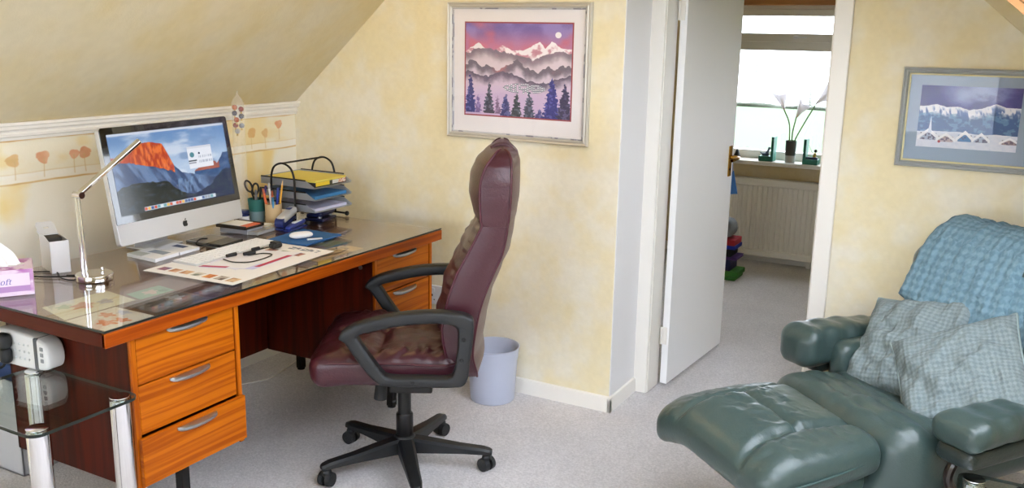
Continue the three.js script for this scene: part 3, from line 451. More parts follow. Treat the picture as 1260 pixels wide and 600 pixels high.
  // foot and neck of bent sheet
  mesh('stand', [rb(-0.085, 0.085, 0, 0.006, -0.12, 0.0, 0.003), creased(loft([[0.0, -0.078], [0.1, -0.06], [0.2, -0.02], [0.24, 0.025]].map(([y, z]) => [V(-0.08, y, z), V(0.08, y, z), V(0.08, y, z - 0.007), V(-0.08, y, z - 0.007)])))], mAlu, t);
}
// desk lamp
{
  const t = thing('desk_lamp', 'slim chrome desk lamp with a folding bar arm left of the computer', 'lamp', [0.51, GY, 1.53]);
  mesh('base', lathe([[0, 0], [0.056, 0], [0.058, 0.003], [0.058, 0.019], [0.055, 0.022], [0, 0.022]], 48), mChrome, t);
  mesh('switch', lathe([[0, 0.022], [0.005, 0.022], [0.005, 0.034], [0.004, 0.036], [0, 0.036]], 16).translate(0.0, 0, -0.03), mChrome, t);
  mesh('pole', [rod([-0.02, 0.02, 0.025], [-0.02, 0.279, 0.026], 0.0065), rod([-0.006, 0.02, 0.022], [-0.012, 0.279, 0.024], 0.004)], mChrome, t);
  mesh('elbow', [rod([-0.03, 0.28, 0.025], [0.006, 0.28, 0.025], 0.011)], mChrome, t);
  const a = V(-0.014, 0.28, 0.025), b = V(0.07, 0.442, -0.155), d = b.clone().sub(a), g = new RoundedBoxGeometry(0.02, d.length(), 0.012, 2, 0.003);
  g.translate(0, d.length() / 2, 0).applyQuaternion(new THREE.Quaternion().setFromUnitVectors(V(0, 1, 0), d.clone().normalize())).translate(a.x, a.y, a.z);
  mesh('arm', g, mChrome, t);
  mesh('power_cable', [tube([[-0.055, 0.008, 0.02], [-0.08, 0.006, 0.03], [-0.14, 0.004, 0.07], [-0.22, 0.004, 0.1], [-0.31, 0.004, 0.12]], 0.0025, 24, 6), rod([-0.056, 0.008, 0.02], [-0.09, 0.007, 0.036], 0.005, 0.004, 8)], mBlack, t);
}
tag(mesh('power_cable', tube([[0.21, 0.7535, 1.62], [0.27, 0.7535, 1.585], [0.33, 0.7535, 1.545], [0.42, 0.7535, 1.585], [0.47, 0.753, 1.58], [0.46, 0.753, 1.56]], 0.0022, 30, 6), mBlack), 'thin black cable looping on the glass behind the lamp base', 'cable');
// tissue box
{
  const t = thing('tissue_box', 'pink and purple tissue box on the near end of the desk', 'tissue box', [0.383, GY, 1.793], 0.985);
  const bt = tex(256, 128, (u, v) => { const n = fbm(u, v, 4, 4, 401); let c = mix3([228, 206, 226], [170, 92, 168], sst(0.42, 0.66, n) * 0.85); c = mix3(c, [244, 236, 244], sst(0.25, 0.0, Math.abs(u - 0.6)) * 0.5); return c; }); bt.repeat.set(4.5, 9);
  const mBox = M(0xffffff, 0.55, { map: bt });
  mesh('carton', [rb(-0.115, 0.115, 0, 0.082, -0.075, 0.075, 0.002)], mBox, t);
  const sc = document.createElement('canvas'); sc.width = 256; sc.height = 96; const g2 = sc.getContext('2d'); g2.fillStyle = '#e8d6e6'; g2.fillRect(0, 0, 256, 96); g2.fillStyle = '#b48ac0'; g2.fillRect(0, 66, 256, 30); g2.fillStyle = '#5a55a8'; g2.font = 'italic 40px serif'; g2.fillText('Soft', 96, 56);
  const ct = new THREE.CanvasTexture(sc); ct.colorSpace = THREE.SRGBColorSpace;
  mesh('printed_panel', new THREE.PlaneGeometry(0.15, 0.056).translate(0.03, 0.042, 0.0756), M(0xffffff, 0.55, { map: ct }), t);
  mesh('opening', (() => { const s = []; for (let i = 0; i < 32; i++) { const a = i / 32 * Math.PI * 2; s.push([Math.cos(a) * 0.06, Math.sin(a) * 0.028]); } return extr(shape(s), 0.0008).rotateX(-Math.PI / 2).translate(0.035, 0.082, 0); })(), M(0xdcd8da, 0.7), t);
  const rings = []; for (let k = 0; k <= 14; k++) { const q = k / 14, y = 0.082 + 0.06 * q, w = 0.036 * (1 - 0.7 * q) + 0.005, ring = []; for (let j = 0; j < 40; j++) { const a = j / 40 * Math.PI * 2, f = 1 + 0.35 * Math.sin(a * 5 + q * 3) * (0.4 + q) + 0.2 * Math.sin(a * 9 + 2); ring.push(V(Math.cos(a) * w * f - 0.02 * q + 0.035, y + 0.012 * Math.sin(a * 3 + 1) * q, Math.sin(a) * w * 0.55 * f)); } rings.push(ring); }
  mesh('tissue', loft(rings, { crease: 1.2 }), M(0xf6f4f4, 0.9), t);
}
// white carton with an open flap
{
  const t = thing('white_carton', 'small white carton with its lid flap standing open, beside the tissues', 'box', [0.288, GY, 1.51], 1.2);
  const w = 0.03, d = 0.065, h = 0.108, k = 0.0012, m = M(0xe4e4e8, 0.6);
  mesh('carton', [bx(-w, w, 0, k, -d, d), bx(-w, -w + k, 0, h, -d, d), bx(w - k, w, 0, h, -d, d), bx(-w, w, 0, h, -d, -d + k), bx(-w, w, 0, h, d - k, d)], m, t);
  const ls = shape([[-w, 0], [w, 0], [w, 0.05], [w * 0.8, 0.066], [-w * 0.8, 0.066], [-w, 0.05]]); ls.holes.push(new THREE.Path([[-0.008, 0.03], [0.008, 0.03], [0.008, 0.038], [-0.008, 0.038]].map((q) => new THREE.Vector2(...q))));
  mesh('lid', extr(ls, k).rotateX(-1.05).translate(0, h, -d), M(0xd6d4d4, 0.65, { side: THREE.DoubleSide }), t);
  mesh('side_flap', [bx(0, k, 0, 0.02, -d * 0.8, d * 0.8).rotateZ(0.5).translate(-w, h, 0)], m, t);
  mesh('inner_card', bx(-w * 0.7, w * 0.7, 0.05, h + 0.003, -d * 0.6, d * 0.3), M(0x3a3632, 0.8), t);
}
// booklets in front of the stand
card('booklet', 'white booklet with a grey photo in front of the computer stand', [[0.335, 1.265], [0.49, 1.272], [0.475, 1.155], [0.33, 1.16]], GY, M(0xffffff, 0.6, { map: tex(128, 96, (u, v) => u > 0.5 && u < 0.85 && v > 0.15 && v < 0.7 ? [150, 160, 176] : u < 0.4 && v > 0.5 ? [186, 190, 186] : [234, 236, 240]) }), 'booklet', 0.012);
card('booklet', 'white booklet with a blue print beside the keyboard end', [[0.34, 1.15], [0.475, 1.15], [0.465, 1.05], [0.33, 1.05]], GY, M(0xffffff, 0.6, { map: tex(128, 96, (u, v) => u > 0.55 && u < 0.85 && v > 0.3 && v < 0.75 ? [64, 84, 130] : [230, 233, 240]) }), 'booklet', 0.010);
{ // drives
  const a = thing('external_drive', 'flat clear and silver drive case on the glass under the monitor edge', 'hard drive', [0.385, GY, 0.925], 0.05); mesh('case', rb(-0.06, 0.06, 0, 0.009, -0.065, 0.065, 0.004, 3), mSteel, a); mesh('top_plate', rb(-0.05, 0.05, 0.009, 0.0105, -0.055, 0.055, 0.001), M(0x8e8780, 0.25), a);
  const b = thing('external_drive', 'black and silver pocket drive with a cable beside the keyboard', 'hard drive', [0.445, GY, 0.915], 0.12); b.position.set(0.485, GY, 0.945); mesh('case', rb(-0.038, 0.038, 0.004, 0.016, -0.062, 0.062, 0.004, 3), M(0x1a1a1c, 0.25), b); mesh('band', rb(-0.0385, 0.0385, 0, 0.006, -0.0625, 0.0625, 0.003, 3), mSteel, b); mesh('cable', tube([[-0.02, 0.012, 0.062], [-0.03, 0.012, 0.085], [-0.07, 0.012, 0.075], [-0.09, 0.02, 0.03], [-0.1, 0.012, -0.02]], 0.003, 24, 6), mBlack, b);
}
// large sheet of photos and the things lying on it
card('photo_sheet', 'large white sheet printed with rows of small photos, overhanging toward the chair', [[0.545, 1.37], [0.932, 1.343], [0.893, 0.797], [0.50, 0.815]], GY, M(0xffffff, 0.65, { map: tex(768, 512, (u, v) => {  // u along -z, v from front (0) to back (1)
  let c = [240, 238, 237]; const pic = (x0, x1, y0, y1, s, pal) => { if (u > x0 && u < x1 && v > y0 && v < y1) { const q = fbm(u, v, 24, 4, s); c = mix3(pal[0], pal[1], sst(0.35, 0.65, q)); } };
  for (let k = 0; k < 7; k++) pic(0.05 + 0.002 * k, 0.13, 0.06 + k * 0.13, 0.155 + k * 0.13, 500 + k, [[[170, 120, 84], [222, 190, 150]], [[96, 78, 70], [190, 180, 170]], [[206, 120, 60], [240, 190, 110]], [[120, 130, 120], [214, 206, 196]], [[170, 110, 80], [220, 180, 140]], [[190, 130, 90], [222, 180, 150]], [[70, 90, 150], [150, 100, 120]]][k]);
  for (let k = 0; k < 4; k++) pic(0.76, 0.84, 0.16 + k * 0.16, 0.27 + k * 0.16, 520 + k, [[[150, 90, 80], [200, 150, 130]], [[70, 90, 70], [150, 160, 140]]][k % 2]);
  if (u > 0.9 && u < 0.96 && v > 0.1 && v < 0.45) c = hash(u * 120 | 0, v * 30 | 0, 8) > 0.5 ? [110, 120, 140] : c; return c; }, { repeat: false }) }), 'sheet', 0.0008);
{
  const t = thing('keyboard', 'slim white keyboard lying along the back of the photo sheet', 'keyboard', [0.585, GY + 0.0012, 1.025], Math.PI / 2 + 0.04);
  mesh('case', rb(-0.215, 0.215, 0, 0.006, -0.057, 0.057, 0.003, 3), mAlu, t);
  const keys = []; for (let r = 0; r < 6; r++) { const n = r === 5 ? 10 : 19; for (let k = 0; k < n; k++) { const wd = 0.42 / n; if (r === 5 && k === 4) continue; keys.push(rb(-0.21 + k * wd + 0.0015, -0.21 + (k + 1) * wd - 0.0015, 0.006, 0.0085, -0.053 + r * 0.018, -0.053 + r * 0.018 + 0.0155, 0.001, 1)); } }
  const kk = mesh('keys', keys, M(0xf4f4f6, 0.5), t); kk.userData.kind = 'stuff';
}
const Y2 = GY + 0.0012;
card('paper', 'plain lilac white paper on the photo sheet under the black cable', [[0.64, 1.17], [0.80, 1.20], [0.79, 0.98], [0.645, 0.92]], Y2, M(0xe8e6f2, 0.7), 'paper', 0.001);
card('leaflet', 'white leaflet with a red band on the front of the photo sheet', [[0.665, 1.24], [0.845, 1.165], [0.815, 0.885], [0.655, 0.95]], Y2 + 0.0012, M(0xffffff, 0.6, { map: tex(256, 128, (u, v) => v < 0.1 && u > 0.12 && u < 0.8 ? [186, 38, 66] : u < 0.08 && v > 0.5 ? [186, 60, 90] : v < 0.16 && u < 0.3 ? [206, 206, 240] : [238, 237, 242], { repeat: false }) }), 'leaflet', 0.001);
{
  const y = Y2 + 0.004, t = thing('charger_cable', 'black charger cable and plug lying on the white papers', 'cable', [0.7, y, 1.0]);
  mesh('wire', tube([[-0.03, 0.002, 0.13], [0.03, 0.002, 0.14], [0.075, 0.002, 0.11], [0.075, 0.002, 0.02], [0.055, 0.002, -0.02], [0.02, 0.002, -0.01], [0.0, 0.003, 0.04], [-0.02, 0.003, 0.02], [-0.03, 0.003, -0.05], [-0.02, 0.005, -0.1]], 0.0023, 60, 6), mBlack, t);
  mesh('plug', [softBox(0.032, 0.022, 0.05, 0.01, 0.005).translate(-0.005, 0.011, -0.105), rb(-0.022, 0.012, 0.018, 0.026, -0.118, -0.092, 0.003)].map(strip), mBlackPlastic, t);
  for (const [a, b] of [[[-0.012, 0.007, 0.05], [-0.002, 0.007, 0.005]], [[-0.04, 0.007, -0.02], [-0.035, 0.007, -0.05]], [[-0.045, 0.006, 0.10], [-0.04, 0.006, 0.06]]]) mesh('connector', rod(a, b, 0.006, 0.007, 12), mBlackPlastic, t);
}
// mouse pad and mouse
{
  const mp = M(0xffffff, 0.75, { map: tex(128, 96, (u, v) => Math.hypot(u - 0.45, (v - 0.62) * 0.8) < 0.07 ? [96, 150, 84] : u > 0.55 && u < 0.8 && Math.abs(v - 0.62) < 0.03 ? [70, 110, 140] : [38, 96, 158], { repeat: false }) });
  card('mouse_pad', 'blue mouse pad with a small green print beside the stapler', [[0.56, 0.805], [0.75, 0.79], [0.738, 0.565], [0.54, 0.57]], GY, mp, 'mouse pad', 0.004);
  const g = softBox(0.095, 0.026, 0.056, 0.03, 0.006, (p) => { p.y *= 1 - 5 * p.x * p.x * 10 * 0.25; p.z *= 1 - 22 * p.x * p.x; }).rotateY(1.1).translate(0.655, GY + 0.004 + 0.0135, 0.71);
  tag(mesh('computer_mouse', g, mWhitePlastic), 'smooth white computer mouse on the blue mouse pad', 'mouse');
  tag(mesh('usb_stick', rb(-0.03, 0.03, 0, 0.006, -0.006, 0.006, 0.002).rotateY(1.0).translate(0.715, GY + 0.0042, 0.70), M(0xd8dce2, 0.4)), 'pale slim stick lying on the blue pad in front of the mouse', 'usb stick');
}
// notes, tape, pots
{
  const t = thing('note_tray', 'dark wooden note tray holding white and orange paper under the monitor corner', 'tray', [0.355, GY, 0.735], 0.08);
  mesh('tray', [rb(-0.075, 0.075, 0.022, 0.03, -0.058, 0.058, 0.002), rb(-0.075, 0.075, 0.03, 0.036, -0.058, -0.05, 0.001), rb(-0.075, 0.075, 0.03, 0.036, 0.05, 0.058, 0.001)], mDarkWood, t); mesh('foot', [rb(-0.07, 0.07, 0.0, 0.022, -0.055, 0.04, 0.002)], M(0x9a9aa0, 0.4), t); mesh('note_sheet', rb(-0.06, 0.03, 0.03, 0.035, -0.045, 0.045, 0.001), mPaper, t); mesh('orange_sheet', rb(0.032, 0.066, 0.03, 0.034, -0.045, 0.045, 0.001), M(0xd9714f, 0.7), t);
  const b = thing('storage_case', 'flat clear plastic case on the glass in front of the blue pot', 'case', [0.435, GY, 0.705], 0.15); mesh('case', rb(-0.03, 0.03, 0, 0.014, -0.06, 0.06, 0.003), P(0xd8dce0, 0.15, { transmission: 0.6, thickness: 0 }), b); mesh('inlay', rb(-0.026, 0.026, 0.002, 0.008, -0.055, 0.055, 0.001), M(0xb8b6b4, 0.5), b);
  const c = thing('ink_pot', 'small dark blue pot with a white label beside the teal cup', 'pot', [0.262, GY, 0.618]); mesh('pot', lathe([[0, 0], [0.02, 0], [0.021, 0.003], [0.021, 0.042], [0.018, 0.045], [0, 0.045]], 24), P(0x141f52, 0.2), c); mesh('cap', lathe([[0, 0.045], [0.021, 0.045], [0.022, 0.047], [0.022, 0.058], [0.02, 0.06], [0, 0.06]], 24), M(0x162458, 0.35), c); mesh('label', lathe([[0.0214, 0.008], [0.0214, 0.036]], 24), M(0xe8eaf0, 0.6, { side: THREE.DoubleSide }), c);
  const d = thing('tape_roll', 'clear roll of sticky tape in front of the tan pot', 'tape', [0.402, GY, 0.632]); mesh('roll', lathe([[0.02, 0], [0.03, 0], [0.031, 0.002], [0.031, 0.017], [0.03, 0.019], [0.02, 0.019], [0.02, 0]], 32), P(0xe6dcc4, 0.2, { transmission: 0.3, thickness: 0 }), d); mesh('core', lathe([[0.0185, 0.001], [0.02, 0.001], [0.02, 0.018], [0.0185, 0.018], [0.0185, 0.001]], 32), M(0xf0ece4, 0.6), d);
}
const cup = (name, label, x, z, h, r0, r1, mat) => { const t = thing(name, label, 'pot', [x, GY, z]); mesh('body', lathe([[0, 0], [r0, 0], [r0 + 0.001, 0.002], [r1, h], [r1 - 0.003, h], [r0 - 0.003, 0.005], [0, 0.005]], 32), mat, t); return t; };
const teal = cup('teal_cup', 'teal plastic cup holding scissors behind the tan pot', 0.268, 0.549, 0.1, 0.029, 0.037, M(0x2c6f6a, 0.5)); mesh('base_sleeve', lathe([[0.0305, 0.001], [0.0335, 0.048]], 32), M(0x7d98a0, 0.5, { side: THREE.DoubleSide }), teal);
cup('tan_pot', 'straight tan pottery pot full of pens', 0.362, 0.549, 0.088, 0.033, 0.035, M(0xcdb186, 0.55));
{
  const sc = thing('scissors', 'black handled scissors standing in the teal cup', 'scissors', [0.262, GY + 0.006, 0.552], 0.3);
  const loop = (x, y, r, tilt) => { const pts = []; for (let i = 0; i < 16; i++) { const a = i / 16 * Math.PI * 2; pts.push([x + Math.cos(a) * r * 0.72 * Math.cos(tilt) - Math.sin(a) * r * 1.25 * Math.sin(tilt), y + Math.sin(a) * r * 1.25 * Math.cos(tilt) + Math.cos(a) * r * 0.72 * Math.sin(tilt), 0]); } return creased(tube(pts, 0.0042, 40, 8, true)); };
  mesh('handle', [loop(-0.027, 0.145, 0.02, 0.45), rod([-0.016, 0.125, 0], [-0.002, 0.085, 0], 0.004)], mBlackPlastic, sc); mesh('handle', [loop(0.004, 0.135, 0.019, -0.15), rod([0.003, 0.113, 0], [0.0, 0.085, 0], 0.004)], mBlackPlastic, sc); mesh('blade', [rb(-0.005, 0.004, 0.004, 0.09, -0.001, 0.001, 0.0005)], mSteel, sc);
  const pens = [['pen', 'orange capped pen in the tan pot, leaning toward the cup', 0.352, 0.553, -0.02, 0.012, 0.145, 0.0055, 0xd86838], ['pen', 'white barrelled pen rising tallest but one in the tan pot', 0.356, 0.538, -0.012, 0.006, 0.168, 0.005, 0xe8e6e4], ['pen', 'second orange pen leaning right in the tan pot', 0.367, 0.548, 0.008, 0.01, 0.14, 0.005, 0xcf6236], ['pen', 'blue capped pen in the tan pot', 0.368, 0.535, 0.012, -0.008, 0.15, 0.0055, 0x2b3e9a], ['pen', 'light blue pen at the front of the tan pot', 0.375, 0.553, 0.012, 0.016, 0.115, 0.005, 0x4a92c0], ['pencil', 'yellow pencil standing tallest in the tan pot', 0.373, 0.528, 0.018, -0.02, 0.185, 0.0042, 0xe2a83c], ['pen', 'violet pen between the teal cup and the tan pot', 0.262, 0.51, 0.02, -0.012, 0.15, 0.0055, 0x5a4492], ['pen', 'grey marker beside the scissors in the teal cup', 0.255, 0.53, 0.012, 0.012, 0.135, 0.006, 0x85858c], ['pen', 'black pen in the teal cup behind the scissors', 0.24, 0.505, 0.004, -0.016, 0.14, 0.005, 0x1c1c20]];
  for (const [nm, lb, x, z, dx, dz, h, r, col] of pens) { const t = thing(nm, lb, nm, [x + (x < 0.3 ? 0.021 : 0), GY + 0.006, z + (x < 0.3 ? 0.03 : 0.009)], 0, 'pens in the desk pots'); const a = [0, 0, 0], L = (q) => [dx * q, h * q, dz * q]; mesh('barrel', rod(a, L(0.86), r, r, 10), M(col, 0.4), t); if (nm === 'pencil') { mesh('wood_tip', rod(L(0.86), L(0.97), r, 0.001, 10), M(0xe0bd8a, 0.7), t); } else mesh('cap', rod(L(0.86), L(1), r * 1.15, r * 0.8, 10), M(new THREE.Color(col).multiplyScalar(0.6), 0.4), t); }
}
// stapler and hole punch
{
  const t = thing('stapler', 'silver and blue stapler standing in front of the letter trays', 'stapler', [0.452, GY, 0.568], 1.9, 'staplers by the letter trays');
  mesh('base', rb(-0.075, 0.075, 0, 0.01, -0.02, 0.02, 0.004, 3), M(0x1b2a66, 0.35), t);
  mesh('body', softBox(0.14, 0.034, 0.044, 0.016, 0.007, (p) => { p.y += 0.012 * (p.x / 0.07); }).translate(0, 0.052, 0), mAlu, t); mesh('magazine', rb(-0.06, 0.066, 0.012, 0.028, -0.012, 0.012, 0.003).rotateZ(0.12).translate(0, 0.004, 0), M(0x16224f, 0.35), t); mesh('badge', softBox(0.03, 0.004, 0.02, 0.002, 0.004).translate(0.03, 0.074, 0).rotateZ(0.02), M(0x26367c, 0.3), t); mesh('hinge', rod([-0.062, 0.03, -0.018], [-0.062, 0.03, 0.018], 0.02), M(0x1b2a66, 0.35), t);
  const p = thing('stapler', 'flat blue and white stapler lying before the silver one', 'stapler', [0.508, GY, 0.578], 1.75, 'staplers by the letter trays'); mesh('base', rb(-0.07, 0.07, 0, 0.008, -0.014, 0.014, 0.004, 3), M(0x1d2f78, 0.35), p); mesh('arm', softBox(0.13, 0.018, 0.026, 0.009, 0.006, (q) => { q.y += 0.006 * q.x / 0.065; }).translate(0, 0.02, 0), M(0x20348a, 0.35), p); mesh('top_stripe', rb(-0.02, 0.05, 0.027, 0.033, -0.008, 0.008, 0.003), M(0xdfe3ea, 0.4), p);
  const h = thing('hole_punch', 'dark navy hole punch under the lowest letter tray', 'hole punch', [0.455, GY, 0.36], 1.75); mesh('base', rb(-0.06, 0.06, 0, 0.014, -0.045, 0.045, 0.005, 3), M(0x12183a, 0.35), h); mesh('lever', softBox(0.12, 0.022, 0.08, 0.01, 0.008, (q) => { q.y += 0.006 * q.z / 0.04; }).translate(0, 0.028, 0), M(0x161f4c, 0.3), h); mesh('pin', [rod([0.045, 0.012, 0.02], [0.045, 0.03, 0.02], 0.009), rod([-0.045, 0.012, 0.02], [-0.045, 0.03, 0.02], 0.009)], mSteel, h);
}
// letter tray rack
{
  const t = thing('letter_rack', 'three tier letter tray with black hooped wire frame at the back of the desk', 'letter tray', [0.366, GY, 0.362]);
  for (const z of [0.13, -0.13]) {
    mesh('hoop', tube([[-0.065, 0.012, z], [-0.065, 0.08, z], [-0.065, 0.16, z], [-0.062, 0.2, z], [-0.045, 0.235, z], [0, 0.252, z], [0.045, 0.235, z], [0.062, 0.2, z], [0.065, 0.16, z], [0.065, 0.08, z], [0.065, 0.012, z]], 0.0045, 60, 8), mBlackSteel, t);
    mesh('foot_rail', [rod([-0.13, 0.011, z], [0.128, 0.011, z], 0.0045), new THREE.SphereGeometry(0.0105, 16, 12).translate(0.13, 0.0108, z), new THREE.SphereGeometry(0.0105, 16, 12).translate(-0.13, 0.0108, z)], mBlackSteel, t);
  }
  mesh('top_bar', rod([0, 0.252, -0.13], [0, 0.252, 0.13], 0.004), mBlackSteel, t);
  mesh('cross_bar', [rod([-0.065, 0.0495, -0.13], [-0.065, 0.0495, 0.13], 0.003), rod([0.065, 0.0495, -0.13], [0.065, 0.0495, 0.13], 0.003)], mBlackSteel, t);
  const mTray = M(0xa9adb4, 0.4, { metalness: 0.5 });
  [0.053, 0.104, 0.155].forEach((y) => {
    const g = [rb(-0.13, 0.165, y, y + 0.002, -0.118, 0.118, 0.0008)], hW = 0.032;
    for (const s of [-1, 1]) g.push(strip(loft([[-0.13], [0.12], [0.165]].map(([x], i) => [V(x, y, s * 0.118), V(x, y + (i === 2 ? 0.008 : hW), s * 0.123), V(x, y + (i === 2 ? 0.008 : hW), s * 0.1215), V(x, y, s * 0.1165)]), { crease: 0.2 })));
    g.push(rb(-0.132, -0.13, y, y + hW, -0.122, 0.122, 0.0008)); const m = mTray.clone(); m.side = THREE.DoubleSide; mesh('tray', g, m, t);
    for (const z of [0.1255, -0.1255]) mesh('tray_rail', rod([-0.125, y + 0.033, z], [0.12, y + 0.033, z], 0.003, 0.003, 8), mBlackSteel, t);
  });
  const folder = (name, label, y, mat, th, x1 = 0.15, extra) => { const f = thing(name, label, 'folder', [0.366, GY + y, 0.362], 0.02, 'papers in the letter trays'); mesh('cover', rb(-0.12, x1, 0, th, -0.105, 0.105, 0.001), mat, f); return f; };
  const yf = folder('folder', 'yellow folder in the top letter tray', 0.1575, M(0x26262a, 0.6), 0.02); mesh('top_sheet', rb(-0.118, 0.15, 0.0202, 0.029, -0.103, 0.103, 0.001), M(0xe2cf5c, 0.6), yf);
  const st = tex(128, 32, (u, v) => u < 0.45 ? [236, 204, 50] : u < 0.55 ? [60, 60, 50] : u < 0.75 ? [214, 214, 214] : hash(u * 40 | 0, v * 6 | 0, 3) > 0.5 ? [210, 140, 110] : [230, 226, 220], { repeat: false });
  mesh('spine_label', new THREE.PlaneGeometry(0.2, 0.016).rotateY(Math.PI / 2).translate(0.1508, 0.012, 0), M(0xffffff, 0.5, { map: st }), yf);
  folder('folder', 'blue folder in the middle letter tray', 0.1065, M(0x3f83ba, 0.6), 0.014);
  folder('folder', 'lilac white papers in the bottom letter tray', 0.0555, M(0xd2d4ee, 0.7), 0.012);
}
// glass thermometer with floating coloured bulbs
{
  const t = thing('glass_thermometer', 'tall glass tube thermometer with coloured floating bulbs behind the monitor', 'thermometer', [0.206, GY, 0.571]);
  const clear = P(0xffffff, 0.02, { transmission: 0.88, thickness: 0, ior: 1.5 });
  mesh('tube', lathe([[0.0, 0.03], [0.024, 0.034], [0.026, 0.04], [0.026, 0.49], [0.024, 0.506], [0.014, 0.522], [0.005, 0.532], [0.003, 0.55], [0, 0.553]], 32), clear, t);
  mesh('base', lathe([[0, 0], [0.027, 0], [0.028, 0.004], [0.028, 0.02], [0.026, 0.038], [0, 0.038]], 32), mBlackPlastic, t);
  const bulb = (x, y, z, col) => { const b = mesh('float_bulb', lathe([[0, -0.011], [0.008, -0.008], [0.011, 0], [0.009, 0.007], [0.004, 0.01], [0, 0.011]], 16).translate(x, y, z), M(col, 0.25), t); mesh('tag', rod([x, y - 0.019, z], [x, y - 0.011, z], 0.004, 0.004, 10), M(0xc8a860, 0.3, { metalness: 0.6 }), b); };
  [[-0.01, 0.405, 0.008, 0xb5561c], [0.01, 0.395, -0.008, 0x7a1626], [-0.008, 0.372, 0.012, 0x2a2c50], [0.012, 0.355, -0.006, 0x3c4a66], [0.0, 0.334, 0.01, 0xb04a18], [-0.009, 0.302, 0.008, 0x8a1a20], [0.01, 0.3, -0.008, 0x8a92a0], [-0.004, 0.268, 0.004, 0xb8bcc4]].forEach(([x, y, z, c]) => bulb(x, 0.482 - (0.405 - y) * 0.72, z, c));
}
// wall socket behind the desk end
{
  const t = thing('wall_socket', 'white double socket on the wall between desk and chair back', 'socket', [0.838, 0.335, 0]);
  mesh('plate', rb(-0.073, 0.073, 0, 0.09, 0, 0.01, 0.004, 3), mWhitePlastic, t);
  for (const s of [-1, 1]) { mesh('switch', rb(s * 0.03 - 0.009, s * 0.03 + 0.009, 0.06, 0.078, 0.009, 0.014, 0.002), mWhitePlastic, t); mesh('socket_holes', [rb(s * 0.036 - 0.003, s * 0.036 + 0.003, 0.038, 0.048, 0.0095, 0.0105, 0.0004), rb(s * 0.036 - 0.014, s * 0.036 - 0.008, 0.02, 0.025, 0.0095, 0.0105, 0.0004), rb(s * 0.036 + 0.008, s * 0.036 + 0.014, 0.02, 0.025, 0.0095, 0.0105, 0.0004)], mBlack, t); }
}
tag(mesh('floor_cable', tube([[0.02, 0.005, 0.9], [0.12, 0.004, 0.74], [0.17, 0.004, 0.58], [0.22, 0.004, 0.48], [0.2, 0.004, 0.36], [0.15, 0.004, 0.2], [0.08, 0.004, 0.08]], 0.003, 40, 6), M(0xe4e0da, 0.5)), 'thin white cable across the carpet under the desk', 'cable');

// ------------------------------------------------------------------ nest tables of glass and chrome
function glassTable(label, [x0, x1, z0, z1], h) {
  const t = thing('glass_table', label, 'side table', [(x0 + x1) / 2, 0, (z0 + z1) / 2], 0, 'glass nest tables'); const w = (x1 - x0) / 2, d = (z1 - z0) / 2, sh = new THREE.Shape(), o = 0.04, r = 0.035, X = w + o, Z = d + o;
  sh.moveTo(-X + r, -Z); sh.lineTo(X - r, -Z); sh.absarc(X - r, -Z + r, r, -Math.PI / 2, 0); sh.lineTo(X, Z - r); sh.absarc(X - r, Z - r, r, 0, Math.PI / 2); sh.lineTo(-X + r, Z); sh.absarc(-X + r, Z - r, r, Math.PI / 2, Math.PI); sh.lineTo(-X, -Z + r); sh.absarc(-X + r, -Z + r, r, Math.PI, Math.PI * 1.5);
  mesh('glass_top', extr(sh, 0.008).rotateX(Math.PI / 2).translate(0, h, 0), P(0xf2f8f5, 0, { transmission: 1, thickness: 0, ior: 1.5 }), t);
  const ring = sh.clone(); ring.holes.push(new THREE.Path(sh.getPoints(8).map((q) => new THREE.Vector2(q.x * (1 - 0.0012 / X), q.y * (1 - 0.0012 / Z))).reverse()));
  mesh('glass_edge', extr(ring, 0.0084).rotateX(Math.PI / 2).translate(0, h + 0.0002, 0), mGlassEdge, t);
  for (const sx2 of [-1, 1]) for (const sz of [-1, 1]) { const l = mesh('leg', lathe([[0, 0], [0.0265, 0], [0.0275, 0.002], [0.0275, h - 0.009], [0, h - 0.009]], 32).translate(sx2 * w, 0, sz * d), mChrome, t); mesh('cap', lathe([[0, h + 0.0002], [0.026, h + 0.0002], [0.0275, h + 0.002], [0.0265, h + 0.004], [0, h + 0.004]], 32).translate(sx2 * w, 0, sz * d), mChrome, l); }
  return t;
}
glassTable('low glass table with chrome tube legs at the end of the desk', [0.61, 0.985, 1.83, 2.077], 0.55);
